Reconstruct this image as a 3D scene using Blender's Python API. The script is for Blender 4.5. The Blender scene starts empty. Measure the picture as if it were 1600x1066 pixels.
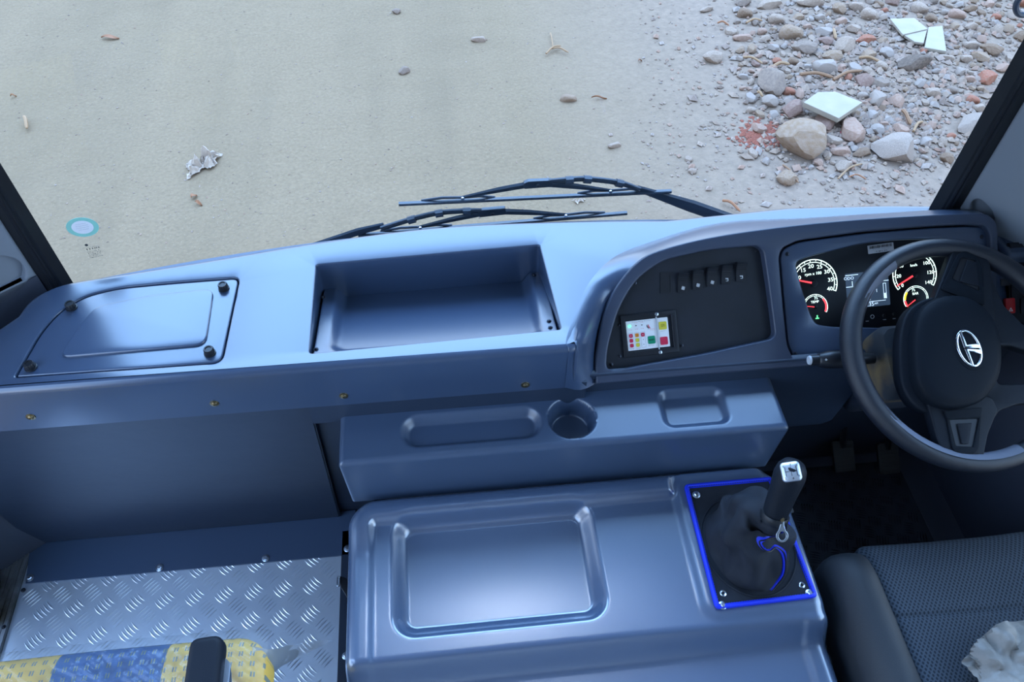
import bpy, bmesh, math, random
from mathutils import Vector, Matrix, noise
R = math.radians
C = bpy.context.scene.collection
sc = bpy.context.scene
# ------------------------------------------------------------------ camera
F, H = 1225.0, 1.75
PIT, ROL, YAW = R(50.8), R(-1.3), R(7.0)
fw = Vector((math.sin(YAW)*math.cos(PIT), math.cos(YAW)*math.cos(PIT), -math.sin(PIT)))
r0 = Vector((math.cos(YAW), -math.sin(YAW), 0)); u0 = r0.cross(fw)
RT = r0*math.cos(ROL) - u0*math.sin(ROL); UP = u0*math.cos(ROL) + r0*math.sin(ROL)
EYE = Vector((0, 0, H))
cd = bpy.data.cameras.new('camera'); cam = bpy.data.objects.new('camera', cd); C.objects.link(cam)
cam.matrix_world = Matrix.Translation(EYE) @ Matrix((RT, UP, -fw)).transposed().to_4x4()
cd.sensor_width = 36; cd.lens = 36*F/1600; cd.clip_start = .02; cd.clip_end = 300
sc.camera = cam
# ------------------------------------------------------------------ colour management, sky
sc.view_settings.view_transform = 'Standard'; sc.view_settings.look = 'None'
sc.view_settings.gamma = 1; sc.view_settings.use_curve_mapping = False
sc.view_settings.exposure = 0.88
world = bpy.data.worlds.new('sky'); sc.world = world; world.use_nodes = True
wn = world.node_tree.nodes; wl = world.node_tree.links; wn.clear()
def wnode(t, **k):
    n = wn.new(t)
    for a, b in k.items(): setattr(n, a, b)
    return n
tc = wnode('ShaderNodeTexCoord'); sx = wnode('ShaderNodeSeparateXYZ'); wl.new(tc.outputs['Generated'], sx.inputs[0])
rp = wnode('ShaderNodeValToRGB'); wl.new(sx.outputs['Z'], rp.inputs[0])
e = rp.color_ramp.elements
e[0].position = 0; e[0].color = (.25, .25, .25, 1)
e[1].position = 1; e[1].color = (.36, .57, 1.0, 1)
q = e.new(.02); q.color = (.66, .78, .95, 1); q = e.new(.5); q.color = (.40, .62, 1.0, 1)
dt = wnode('ShaderNodeVectorMath', operation='DOT_PRODUCT'); wl.new(tc.outputs['Generated'], dt.inputs[0])
dt.inputs[1].default_value = Vector((.045, .39, .92)).normalized()
r2 = wnode('ShaderNodeValToRGB'); wl.new(dt.outputs['Value'], r2.inputs[0])
e = r2.color_ramp.elements; e[0].position = .72; e[0].color = (0, 0, 0, 1); e[1].position = .9993; e[1].color = (7, 7.6, 8.4, 1); q = e.new(.97); q.color = (.12, .22, .40, 1); q = e.new(.9965); q.color = (.22, .3, .42, 1)
ad = wnode('ShaderNodeVectorMath', operation='ADD'); wl.new(rp.outputs[0], ad.inputs[0]); wl.new(r2.outputs[0], ad.inputs[1])
d3 = wnode('ShaderNodeVectorMath', operation='DOT_PRODUCT'); wl.new(tc.outputs['Generated'], d3.inputs[0])
d3.inputs[1].default_value = Vector((.02, .50, .866)).normalized()
r3 = wnode('ShaderNodeValToRGB'); wl.new(d3.outputs['Value'], r3.inputs[0])
e = r3.color_ramp.elements; e[0].position = .72; e[0].color = (0, 0, 0, 1); e[1].position = .975; e[1].color = (.40, .78, 1.50, 1)
a2 = wnode('ShaderNodeVectorMath', operation='ADD'); wl.new(ad.outputs[0], a2.inputs[0]); wl.new(r3.outputs[0], a2.inputs[1]); ad = a2
bg = wnode('ShaderNodeBackground'); bg.inputs[1].default_value = 2.7; wl.new(ad.outputs[0], bg.inputs[0])
wo = wnode('ShaderNodeOutputWorld'); wl.new(bg.outputs[0], wo.inputs[0])

# ------------------------------------------------------------------ placing helpers (points of real planes in the cab)
def ray(px, py): return fw + RT*((px-800)/F) - UP*((py-533)/F)
def on(px, py, p0, n):
    d = ray(px, py); return EYE + d*((Vector(p0)-EYE).dot(n)/d.dot(n))
def atz(px, py, z): return on(px, py, Vector((0, 0, z)), Vector((0, 0, 1)))
def aty(px, py, y): return on(px, py, Vector((0, y, 0)), Vector((0, 1, 0)))
def atx(px, py, x): return on(px, py, Vector((x, 0, 0)), Vector((1, 0, 0)))
# ------------------------------------------------------------------ materials
M = {}
def mat(name, col=(.5, .5, .5), rough=.5, metal=0, spec=.5, coat=0, emit=None, es=1, var=None, bump=None, alpha=1, trans=0, croughness=.1, rvar=0):
    """var=(scale, colour2, low, high)  bump=(scale, strength, distance)"""
    m = bpy.data.materials.new(name); m.use_nodes = True; nt = m.node_tree; b = nt.nodes['Principled BSDF']
    b.inputs['Base Color'].default_value = (*col, 1); b.inputs['Roughness'].default_value = rough
    b.inputs['Metallic'].default_value = metal; b.inputs['Specular IOR Level'].default_value = spec
    b.inputs['Coat Weight'].default_value = coat; b.inputs['Coat Roughness'].default_value = croughness
    b.inputs['Alpha'].default_value = alpha; b.inputs['Transmission Weight'].default_value = trans
    if emit: b.inputs['Emission Color'].default_value = (*emit, 1); b.inputs['Emission Strength'].default_value = es
    t = nt.nodes.new('ShaderNodeTexCoord')
    if var or rvar:
        sc_ = var[0] if var else 8
        n = nt.nodes.new('ShaderNodeTexNoise'); n.inputs['Scale'].default_value = sc_; n.inputs['Detail'].default_value = 6
        nt.links.new(t.outputs['Object'], n.inputs['Vector'])
        if var:
            r = nt.nodes.new('ShaderNodeValToRGB'); nt.links.new(n.outputs['Fac'], r.inputs[0])
            r.color_ramp.elements[0].position = var[2]; r.color_ramp.elements[1].position = var[3]
            r.color_ramp.elements[0].color = (*col, 1); r.color_ramp.elements[1].color = (*var[1], 1)
            nt.links.new(r.outputs[0], b.inputs['Base Color'])
        if rvar:
            mr = nt.nodes.new('ShaderNodeMapRange'); mr.inputs['To Min'].default_value = rough-rvar; mr.inputs['To Max'].default_value = rough+rvar
            nt.links.new(n.outputs['Fac'], mr.inputs['Value']); nt.links.new(mr.outputs[0], b.inputs['Roughness'])
    if bump:
        n = nt.nodes.new('ShaderNodeTexNoise'); n.inputs['Scale'].default_value = bump[0]; n.inputs['Detail'].default_value = 5
        nt.links.new(t.outputs['Object'], n.inputs['Vector'])
        bu = nt.nodes.new('ShaderNodeBump'); bu.inputs['Strength'].default_value = bump[1]; bu.inputs['Distance'].default_value = bump[2]
        nt.links.new(n.outputs['Fac'], bu.inputs['Height']); nt.links.new(bu.outputs[0], b.inputs['Normal'])
    M[name] = m; return m
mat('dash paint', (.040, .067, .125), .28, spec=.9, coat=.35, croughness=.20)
mat('cover paint', (.056, .092, .165), .27, spec=1.0, coat=1.0, croughness=.18); M['cover paint'].node_tree.nodes['Principled BSDF'].inputs['IOR'].default_value = 1.75
mat('lit flange paint', (.050, .082, .145), .40, spec=.6)  # same blue paint made brighter: door light on the flange put into the colour
mat('shelf paint', (.046, .075, .132), .34, spec=.8, coat=.3, croughness=.28)
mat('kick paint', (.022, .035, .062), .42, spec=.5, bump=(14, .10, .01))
mat('binnacle plastic', (.038, .052, .088), .40, spec=.5, bump=(300, .08, .001))
mat('black panel', (.010, .013, .019), .50, spec=.35, var=(14, (.014, .018, .028), .4, .7))
mat('black plastic', (.010, .012, .017), .38, spec=.45)
mat('rubber', (.008, .010, .014), .45, spec=.4)
mat('wiper black', (.018, .026, .042), .38, spec=.5)
mat('leatherette', (.009, .012, .018), .5, spec=.15, bump=(900, .25, .001))
mat('wheel grip', (.009, .012, .020), .36, spec=.55, bump=(1500, .5, .001))
mat('grip inlay', (.13, .145, .19), .55, bump=(1500, .3, .001)); mat('lamp panel', (.8, .8, .8), .5, emit=(.80, .90, 1.0), es=2.5)
mat('hub plastic', (.007, .010, .015),   .55, spec=.08, bump=(700, .15, .001))
mat('chrome', (.85, .88, .92), .12, metal=1)
mat('steel', (.62, .68, .76), .28, metal=1)
mat('brass', (.30, .24, .14), .32, metal=1)
mat('cap silver', (.62, .66, .72), .42, metal=.9); mat('dark screw', (.05, .055, .07), .35, metal=.8)
mat('checker plate', (.80, .87, .95), .40, metal=.80, var=(7, (.62, .70, .80), .45, .75), rvar=.08)
mat('black mat', (.032, .040, .055), .22, spec=1.0)
mat('grey trim', (.20, .23, .27), .50, spec=.4, bump=(600, .1, .001))
mat('dark trim', (.050, .060, .085), .5)
mat('door post', (.30, .36, .46), .35, coat=.3)
mat('sill', (.33, .35, .37), .38, metal=.7, var=(14, (.12, .11, .09), .45, .65))
mat('ceiling', (.72, .73, .74), .7); mat('shell light', (.55, .57, .60), .6)
mat('wall inner', (.06, .07, .10), .6)
mat('seat side', (.011, .014, .019), .62, bump=(700, .3, .001), var=(8, (.017, .020, .025), .4, .7))
mat('boot fabric', (.012, .015, .022), .75, spec=.25, bump=(1200, .25, .001), var=(25, (.020, .024, .033), .4, .7))
mat('blue piping', (.005, .028, .62), .45)
mat('dusty shroud', (.035, .045, .060), .6, var=(13, (.17, .125, .065), .42, .62), bump=(60, .2, .001))
mat('column plastic', (.028, .036, .055), .45)
mat('red button', (.55, .012, .015), .3)
mat('white print', (.75, .78, .80), .5)
mat('grey print', (.45, .48, .52), .5)
mat('label white', (.70, .74, .78), .45, emit=(.7, .75, .8), es=.04)
mat('label red', (.60, .02, .07), .4)
mat('label yellow', (.66, .58, .05), .4)
mat('label green', (.0, .26, .13), .4)
mat('label black', (.01, .01, .012), .4)
mat('label orange', (.75, .25, .02), .4)
mat('led green', (0, .6, .1), .4, emit=(.05, 1, .2), es=3.0)
mat('lit dial', (.6, .8, .75), .5, emit=(.75, 1.0, .93), es=1.1)
mat('lit red', (.7, .05, .06), .5, emit=(1.0, .06, .08), es=.9)
mat('lit yellow', (.7, .6, .05), .5, emit=(.95, .8, .05), es=.7)
mat('lit green', (.1, .7, .3), .5, emit=(.15, 1, .35), es=.9)
mat('dial face', (.006, .008, .012), .35)
mat('lcd back', (.025, .036, .055), .3, emit=(.05, .09, .16), es=.35)
mat('lcd ink', (.4, .5, .6), .5, emit=(.55, .75, .95), es=.7)
mat('cloth grey', (.26, .235, .21), .45, var=(16, (.16, .145, .13), .35, .7), bump=(25, .5, .01))
mat('rubber pad', (.018, .018, .018), .7)
mat('white plastic litter', (0.321, 0.243, 0.189), .5)
mat('dry leaf', (0.214, 0.082, 0.031), .7); mat('twig', (0.188, 0.092, 0.044), .8); mat('straw', (0.245, 0.138, 0.069), .8)
mat('sticker teal', (.22, .66, .60), .5, alpha=.6); mat('sticker white', (.85, .87, .92), .5, alpha=.92)
mat('etching', (.03, .035, .04), .6)
mat('gravel', (0.165, 0.110, 0.083), .85, var=(4, (0.267, 0.186, 0.143), .4, .6))
mat('brick dust', (0.188, 0.050, 0.026), .9)
def film(name, tint, fac, rough, alpha=.0):
    m = bpy.data.materials.new(name); m.use_nodes = True; nt = m.node_tree; nt.nodes.clear()
    tr = nt.nodes.new('ShaderNodeBsdfTransparent'); tr.inputs[0].default_value = (*tint, 1)
    gl = nt.nodes.new('ShaderNodeBsdfGlossy'); gl.inputs['Roughness'].default_value = rough
    fr = nt.nodes.new('ShaderNodeFresnel'); fr.inputs[0].default_value = fac
    mx = nt.nodes.new('ShaderNodeMixShader'); out = nt.nodes.new('ShaderNodeOutputMaterial')
    nt.links.new(fr.outputs[0], mx.inputs[0]); nt.links.new(tr.outputs[0], mx.inputs[1]); nt.links.new(gl.outputs[0], mx.inputs[2])
    last = mx
    if alpha:
        df = nt.nodes.new('ShaderNodeBsdfTranslucent'); df.inputs[0].default_value = (.8, .84, .88, 1)
        d2 = nt.nodes.new('ShaderNodeBsdfDiffuse'); d2.inputs[0].default_value = (.75, .8, .85, 1)
        ms = nt.nodes.new('ShaderNodeMixShader'); ms.inputs[0].default_value = .4
        nt.links.new(d2.outputs[0], ms.inputs[1]); nt.links.new(df.outputs[0], ms.inputs[2])
        m2 = nt.nodes.new('ShaderNodeMixShader'); m2.inputs[0].default_value = alpha
        nt.links.new(mx.outputs[0], m2.inputs[1]); nt.links.new(ms.outputs[0], m2.inputs[2]); last = m2
    nt.links.new(last.outputs[0], out.inputs[0]); M[name] = m
film('glass', (.96, .985, .975), 1.20, .0)
film('film flap', (.98, .985, .99), 1.3, .3, .5)
film('plastic film', (.97, .98, .99), 1.45, .20, .12)

def weave(name, a, b, scale):
    m = mat(name, a, .8, spec=.25); nt = m.node_tree; bs = nt.nodes['Principled BSDF']
    t = nt.nodes.new('ShaderNodeTexCoord'); mp = nt.nodes.new('ShaderNodeMapping'); mp.inputs['Rotation'].default_value = (0, 0, R(45))
    mp.inputs['Scale'].default_value = (scale, scale*.8, 0)
    ck = nt.nodes.new('ShaderNodeTexVoronoi'); ck.inputs['Scale'].default_value = 1; ck.inputs['Randomness'].default_value = .05
    rp = nt.nodes.new('ShaderNodeValToRGB'); rp.color_ramp.elements[0].position = .26; rp.color_ramp.elements[1].position = .40
    rp.color_ramp.elements[0].color = (*a, 1); rp.color_ramp.elements[1].color = (*b, 1)
    bu = nt.nodes.new('ShaderNodeBump'); bu.inputs['Strength'].default_value = .5; bu.inputs['Distance'].default_value = .001
    nt.links.new(t.outputs['Object'], mp.inputs[0]); nt.links.new(mp.outputs[0], ck.inputs['Vector'])
    nt.links.new(ck.outputs['Distance'], rp.inputs[0]); nt.links.new(rp.outputs[0], bs.inputs['Base Color'])
    nt.links.new(ck.outputs['Distance'], bu.inputs['Height']); nt.links.new(bu.outputs[0], bs.inputs['Normal'])
weave('seat weave', (.012, .017, .026), (.045, .058, .076), 175)

def ground_mat():
    m = mat('dirt', (.4, .36, .3), .95, spec=.15); nt = m.node_tree; bs = nt.nodes['Principled BSDF']
    t = nt.nodes.new('ShaderNodeTexCoord')
    def nz(s, d, v=None):
        n = nt.nodes.new('ShaderNodeTexNoise'); n.inputs['Scale'].default_value = s; n.inputs['Detail'].default_value = d
        if v:
            mp = nt.nodes.new('ShaderNodeMapping'); mp.inputs['Scale'].default_value = v; mp.inputs['Rotation'].default_value = (0, 0, R(12))
            nt.links.new(t.outputs['Object'], mp.inputs[0]); nt.links.new(mp.outputs[0], n.inputs['Vector'])
        else: nt.links.new(t.outputs['Object'], n.inputs['Vector'])
        return n
    def mix(f, a, b, mode='MIX'):
        x = nt.nodes.new('ShaderNodeMix'); x.data_type = 'RGBA'; x.blend_type = mode
        for i, v in ((0, f), (6, a), (7, b)):
            if isinstance(v, (float, int)): x.inputs[i].default_value = v
            elif isinstance(v, tuple): x.inputs[i].default_value = (*v, 1)
            else: nt.links.new(v, x.inputs[i])
        return x.outputs[2]
    def ramp(o, a, b):
        r = nt.nodes.new('ShaderNodeMapRange'); r.inputs['From Min'].default_value = a; r.inputs['From Max'].default_value = b
        nt.links.new(o, r.inputs['Value']); return r.outputs[0]
    base = mix(ramp(nz(.9, 6).outputs['Fac'], .35, .65), (0.189, 0.128, 0.078), (0.158, 0.108, 0.067))
    base = mix(ramp(nz(2.0, 6, (1, .12, 1)).outputs['Fac'], .42, .62), base, (0.199, 0.134, 0.082))     # wheel tracks along the road
    g = mix(ramp(nz(60, 4).outputs['Fac'], .35, .68), base, (0.132, 0.092, 0.058))
    g = mix(.5, base, g)
    vo = nt.nodes.new('ShaderNodeTexVoronoi'); vo.inputs['Scale'].default_value = 55; nt.links.new(t.outputs['Object'], vo.inputs['Vector'])
    g = mix(ramp(vo.outputs['Distance'], .17, .10), g, (0.229, 0.162, 0.107))
    # the right-hand verge by the rubble is greyer
    sp = nt.nodes.new('ShaderNodeSeparateXYZ'); nt.links.new(t.outputs['Object'], sp.inputs[0])
    vg = mix(ramp(nz(25, 5).outputs['Fac'], .3, .7), (0.222, 0.153, 0.112), (0.172, 0.120, 0.089))
    g = mix(ramp(sp.outputs['X'], .5, 1.8), g, vg)
    nt.links.new(g, bs.inputs['Base Color'])
    bu = nt.nodes.new('ShaderNodeBump'); bu.inputs['Strength'].default_value = .6; bu.inputs['Distance'].default_value = .012
    nt.links.new(nz(45, 8).outputs['Fac'], bu.inputs['Height']); nt.links.new(bu.outputs[0], bs.inputs['Normal'])
ground_mat()

def seat_stripe():
    m = mat('striped moquette', (.7, .5, .1), .8, spec=.2); nt = m.node_tree; bs = nt.nodes['Principled BSDF']
    t = nt.nodes.new('ShaderNodeTexCoord'); sp = nt.nodes.new('ShaderNodeSeparateXYZ'); nt.links.new(t.outputs['Object'], sp.inputs[0])
    def mth(op, a, b=None, c=None):
        n = nt.nodes.new('ShaderNodeMath'); n.operation = op
        for i, v in enumerate((a, b, c)):
            if v is None: continue
            if isinstance(v, (int, float)): n.inputs[i].default_value = v
            else: nt.links.new(v, n.inputs[i])
        return n.outputs[0]
    X, Y = sp.outputs['X'], sp.outputs['Y']
    inb = mth('COMPARE', X, -.578, .086)                      # blue band
    # pairs of short ticks in a staggered grid
    P = .017
    row = mth('FLOOR', mth('DIVIDE', Y, P)); xs = mth('ADD', X, mth('MULTIPLY', row, .0023))
    fx = mth('FRACT', mth('DIVIDE', xs, P)); fy = mth('FRACT', mth('DIVIDE', Y, P))
    bar = mth('ADD', mth('COMPARE', fx, .38, .07), mth('COMPARE', fx, .62, .07))
    tick = mth('MULTIPLY', bar, mth('COMPARE', fy, .5, .24))
    def mix(f, a, b):
        x = nt.nodes.new('ShaderNodeMix'); x.data_type = 'RGBA'; nt.links.new(f, x.inputs[0])
        for i, v in ((6, a), (7, b)):
            if isinstance(v, tuple): x.inputs[i].default_value = (*v, 1)
            else: nt.links.new(v, x.inputs[i])
        return x.outputs[2]
    yel = mix(tick, (.90, .55, .11), (.25, .27, .22)); blu = mix(tick, (.055, .13, .30), (.20, .24, .17))
    nt.links.new(mix(inb, yel, blu), bs.inputs['Base Color'])
seat_stripe()

def stone_mat(name, a, b, c=None, scale=6):
    m = mat(name, a, .9, spec=.2, var=(scale, b, .35, .65), bump=(30, .5, .01)); return m
stone_mat('stone tan', (0.204, 0.124, 0.075), (0.244, 0.166, 0.120)); stone_mat('stone grey', (0.160, 0.113, 0.089), (0.219, 0.152, 0.114))
stone_mat('stone pale', (0.291, 0.207, 0.156), (0.224, 0.155, 0.115)); stone_mat('stone granite', (0.291, 0.213, 0.167), (0.194, 0.145, 0.119), scale=28)
stone_mat('stone purple', (0.174, 0.097, 0.075), (0.224, 0.142, 0.109)); stone_mat('stone pink', (0.253, 0.145, 0.102), (0.291, 0.189, 0.140))
stone_mat('stone brown', (0.146, 0.084, 0.052), (0.194, 0.124, 0.083)); stone_mat('stone red', (0.244, 0.076, 0.043), (0.253, 0.124, 0.081))
stone_mat('stone blue', (0.213, 0.166, 0.140), (0.291, 0.221, 0.183), scale=25); stone_mat('stone dark', (0.078, 0.053, 0.040), (0.136, 0.092, 0.068))
mat('tile white', (.275, .225, .180), .6, spec=.2, var=(9, (.235, .195, .155), .4, .7))
mat('tile edge', (0.244, 0.152, 0.097), .8)

def scribble(mb, w, rows, m, lead=.0022, h=.0009):
    """print too small to read: rows of short uneven marks"""
    rr = random.Random(int(w*1e5)+rows)
    for k in range(rows):
        y = ((rows-1)/2-k)*lead; x = -w/2*rr.uniform(.8, 1)
        while x < w/2*.95:
            l_ = h*rr.uniform(.3, .9)
            mb.box(x, x+l_*.45, y-h/2, y+h/2, 0, .00015, m)
            if rr.random() < .6: mb.box(x, x+l_*1.2, y-h*.12+rr.choice((-1, 0, 1))*h*.35, y+h*.12+rr.choice((-1, 0))*h*.1, 0, .00015, m)
            x += l_*1.2+h*rr.choice((.25, .3, .9))
# ------------------------------------------------------------------ mesh building
def smooth_path(pts, closed=False, n=6):
    out = []; N = len(pts); pts = [Vector(p) for p in pts]
    rng = range(N if closed else N-1)
    for i in rng:
        p0 = pts[(i-1) % N] if closed or i > 0 else pts[0]*2-pts[1]
        p1 = pts[i]; p2 = pts[(i+1) % N]
        p3 = pts[(i+2) % N] if closed or i+2 < N else pts[-1]*2-pts[-2]
        for k in range(n):
            t = k/n
            out.append(.5*((2*p1)+(p2-p0)*t+(2*p0-5*p1+4*p2-p3)*t*t+(3*p1-p0-3*p2+p3)*t**3))
    if not closed: out.append(pts[-1])
    return out
def rrect(x0, x1, y0, y1, r, n=6):
    o = []
    for cx, cy, a0 in ((x1-r, y1-r, 0), (x0+r, y1-r, 90), (x0+r, y0+r, 180), (x1-r, y0+r, 270)):
        for k in range(n+1):
            a = R(a0+90*k/n); o.append((cx+r*math.cos(a), cy+r*math.sin(a)))
    return o
def round_poly(pts, r, n=5):
    """round every corner of a 2D polygon; r a number or list"""
    o = []; N = len(pts)
    for i in range(N):
        a, b, c = Vector(pts[i-1]), Vector(pts[i]), Vector(pts[(i+1) % N]); rr = r[i] if isinstance(r, (list, tuple)) else r
        da, dc = (a-b), (c-b); rr = min(rr, da.length*.45, dc.length*.45)
        if rr <= 0: o.append(tuple(b)); continue
        p, s = b+da.normalized()*rr, b+dc.normalized()*rr
        for k in range(n+1):
            t = k/n; o.append(tuple(p*(1-t)**2+b*2*t*(1-t)+s*t*t))
    return o
class MB:
    def __init__(s): s.v = []; s.f = []; s.mi = []; s.cur = 0
    def add(s, vs, fs, m=None):
        b = len(s.v)
        s.v += [tuple(m @ Vector(v)) if m else tuple(v) for v in vs]
        s.f += [tuple(i+b for i in f) for f in fs]; s.mi += [s.cur]*len(fs)
        return s
    def box(s, x0, x1, y0, y1, z0, z1, m=None):
        return s.add([(x, y, z) for x in (x0, x1) for y in (y0, y1) for z in (z0, z1)],
                     [(0, 1, 3, 2), (4, 6, 7, 5), (0, 4, 5, 1), (2, 3, 7, 6), (0, 2, 6, 4), (1, 5, 7, 3)], m)
    def loft(s, rings, closed=True, cap0=True, cap1=True, m=None):
        n = len(rings[0]); vs = [p for r in rings for p in r]; fs = []
        for i in range(len(rings)-1):
            for k in range(n if closed else n-1):
                a = i*n+k; b = i*n+(k+1) % n; fs.append((a, b, b+n, a+n))
        if cap0: fs.append(tuple(range(n-1, -1, -1)))
        if cap1: fs.append(tuple(range((len(rings)-1)*n, len(rings)*n)))
        return s.add(vs, fs, m)
    def lathe(s, prof, m=None, n=24, cap=True):
        return s.loft([[(r*math.cos(2*math.pi*k/n), r*math.sin(2*math.pi*k/n), z) for k in range(n)] for r, z in prof], True, cap, cap, m)
    def tube(s, pts, r, n=8, m=None, closed=False, sx=1, sy=1, up=None):
        pts = [Vector(p) for p in pts]; N = len(pts); rings = []
        rad = r if isinstance(r, (list, tuple)) else [r]*N
        u = Vector(up) if up else None
        for i, p in enumerate(pts):
            a = pts[(i-1) % N] if closed or i else p; b = pts[(i+1) % N] if closed or i < N-1 else p
            t = (b-a).normalized()
            if u is None: u = t.orthogonal()
            u1 = (u-t*u.dot(t)).normalized(); w = t.cross(u1)
            if not up: u = u1
            rings.append([p+(u1*math.cos(2*math.pi*k/n)*sx+w*math.sin(2*math.pi*k/n)*sy)*rad[i] for k in range(n)])
        if closed: rings.append(rings[0]); return s.loft(rings, True, False, False, m)
        return s.loft(rings, True, True, True, m)
    def mesh(s, me, m=None):
        return s.add([v.co for v in me.vertices], [tuple(p.vertices) for p in me.polygons], m)
    def plate(s, outlines, z0, z1, m=None, bev=0, res=3):
        """flat plate in local XY from closed outlines (first is outer, rest holes) between z0 and z1, edges rounded by bev"""
        cu = bpy.data.curves.new('tmp', 'CURVE'); cu.dimensions = '2D'; cu.fill_mode = 'BOTH'
        cu.extrude = max(1e-5, (z1-z0)/2-bev); cu.bevel_depth = bev; cu.bevel_resolution = res; cu.offset = -bev
        for o in outlines:
            sp = cu.splines.new('POLY'); sp.points.add(len(o)-1); sp.use_cyclic_u = True
            for p, c in zip(sp.points, o): p.co = (c[0], c[1], 0, 1)
        me = _eval(cu)
        t = Matrix.Translation((0, 0, (z0+z1)/2)); s.mesh(me, (m @ t) if m else t); bpy.data.meshes.remove(me); bpy.data.curves.remove(cu); return s
    def text(s, body, size, m, thick=.0002, align='CENTER', sx=1):
        cu = bpy.data.curves.new('tmp', 'FONT'); cu.body = body; cu.size = size; cu.extrude = thick; cu.align_x = align; cu.align_y = 'CENTER'; cu.resolution_u = 2
        me = _eval(cu); s.mesh(me, m @ Matrix.Diagonal((sx, 1, 1, 1))); bpy.data.meshes.remove(me); bpy.data.curves.remove(cu); return s
    def build(s, name, mats, parent=None, sharp=38, bevel=0, segs=2, weld=True):
        me = bpy.data.meshes.new(name); me.from_pydata(s.v, [], s.f)
        mats = mats if isinstance(mats, (list, tuple)) else [mats]
        for x in mats: me.materials.append(M[x])
        if len(mats) > 1:
            for p, i in zip(me.polygons, s.mi): p.material_index = i
        bm = bmesh.new(); bm.from_mesh(me)
        if weld: bmesh.ops.remove_doubles(bm, verts=bm.verts, dist=1e-6)
        bmesh.ops.recalc_face_normals(bm, faces=bm.faces)
        if bevel:
            ed = [e_ for e_ in bm.edges if len(e_.link_faces) == 2 and e_.calc_face_angle(0) > R(30)]
            bmesh.ops.bevel(bm, geom=ed, offset=bevel, segments=segs, affect='EDGES', clamp_overlap=True)
        for f in bm.faces: f.smooth = True
        for e_ in bm.edges:
            e_.smooth = not (len(e_.link_faces) == 2 and e_.calc_face_angle(0) > R(sharp))
        bm.to_mesh(me); bm.free()
        o = bpy.data.objects.new(name, me); C.objects.link(o)
        if parent:
            o.parent = parent; o.matrix_parent_inverse = chain(parent).inverted()
        return o
def chain(o):
    m = o.matrix_basis.copy()
    if o.parent: m = chain(o.parent) @ o.matrix_parent_inverse @ m
    return m
def _eval(cu):
    ob = bpy.data.objects.new('tmp', cu); C.objects.link(ob); bpy.context.view_layer.update()
    me = bpy.data.meshes.new_from_object(ob.evaluated_get(bpy.context.evaluated_depsgraph_get()))
    bpy.data.objects.remove(ob); return me
def tag(o, label, cat, group=None, kind=None):
    o['label'] = label; o['category'] = cat
    if group: o['group'] = group
    if kind: o['kind'] = kind
    return o
def thing(name, loc, label, cat, group=None):
    o = bpy.data.objects.new(name, None); C.objects.link(o); o.location = loc; o.empty_display_size = .05
    return tag(o, label, cat, group)
def struct(o, label=None):
    o['kind'] = 'structure'
    if label: o['label'] = label
    return o
def frame(origin, ex, ey):
    ex = Vector(ex).normalized(); ez = ex.cross(Vector(ey)).normalized(); ey = ez.cross(ex)
    return Matrix.Translation(origin) @ Matrix((ex, ey, ez)).transposed().to_4x4()
def hf(mb, x0, x1, y0, y1, h, zb, nx, ny, r=.02, edge=.012, draft=.0):
    """moulded top: height field h(x,y) over a plan rectangle with rounded corners, rounded rim and a skirt down to zb"""
    cx, cy, hx, hy = (x0+x1)/2, (y0+y1)/2, (x1-x0)/2, (y1-y0)/2
    def warp(x, y):
        qx, qy = abs(x-cx)-(hx-r), abs(y-cy)-(hy-r)
        if qx > 0 and qy > 0:
            l = math.hypot(qx, qy); k = max(qx, qy)/l
            x = cx+math.copysign(hx-r+qx*k, x-cx); y = cy+math.copysign(hy-r+qy*k, y-cy)
        return x, y
    def depth(x, y):
        qx, qy = abs(x-cx)-(hx-r), abs(y-cy)-(hy-r)
        if qx > 0 and qy > 0: return r-math.hypot(qx, qy)
        return min(hx-abs(x-cx), hy-abs(y-cy))
    def sm(t):   # denser lines near the border so the rim rounds smoothly
        return t
    us = [x0+(x1-x0)*i/nx for i in range(nx+1)]; vs_ = [y0+(y1-y0)*j/ny for j in range(ny+1)]
    ex_ = [edge*k for k in (.08, .3, .6, 1.0)]
    us = sorted(set([u for u in us if x0+edge*1.2 < u < x1-edge*1.2] + [x0, x1] + [x0+d for d in ex_] + [x1-d for d in ex_]))
    vs_ = sorted(set([u for u in vs_ if y0+edge*1.2 < u < y1-edge*1.2] + [y0, y1] + [y0+d for d in ex_] + [y1-d for d in ex_]))
    A, B = len(us), len(vs_); V = []
    for y in vs_:
        for x in us:
            X, Y = warp(x, y); d = max(0, depth(X, Y)); z = h(X, Y)
            if d < edge: z -= edge-math.sqrt(max(0, edge**2-(edge-d)**2))
            V.append((X, Y, z))
    Fc = [(j*A+i, j*A+i+1, (j+1)*A+i+1, (j+1)*A+i) for j in range(B-1) for i in range(A-1)]
    ring = [i for i in range(A)]+[j*A+A-1 for j in range(1, B)]+[(B-1)*A+i for i in range(A-2, -1, -1)]+[j*A for j in range(B-2, 0, -1)]
    b = len(V)
    for i in ring:
        x, y, z = V[i]; V.append((x+(x-cx)/hx*draft, y+(y-cy)/hy*draft, zb))
    n = len(ring)
    for k in range(n): Fc.append((ring[k], b+k, b+(k+1) % n, ring[(k+1) % n]))
    Fc.append(tuple(range(b, b+n)))
    mb.add(V, Fc); return mb
def sdr(x, y, x0, x1, y0, y1, r):
    qx = abs(x-(x0+x1)/2)-(x1-x0)/2+r; qy = abs(y-(y0+y1)/2)-(y1-y0)/2+r
    return min(max(qx, qy), 0)+math.hypot(max(qx, 0), max(qy, 0))-r
def sstep(a, b, t):
    t = max(0, min(1, (t-a)/(b-a))); return t*t*(3-2*t)
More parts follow.
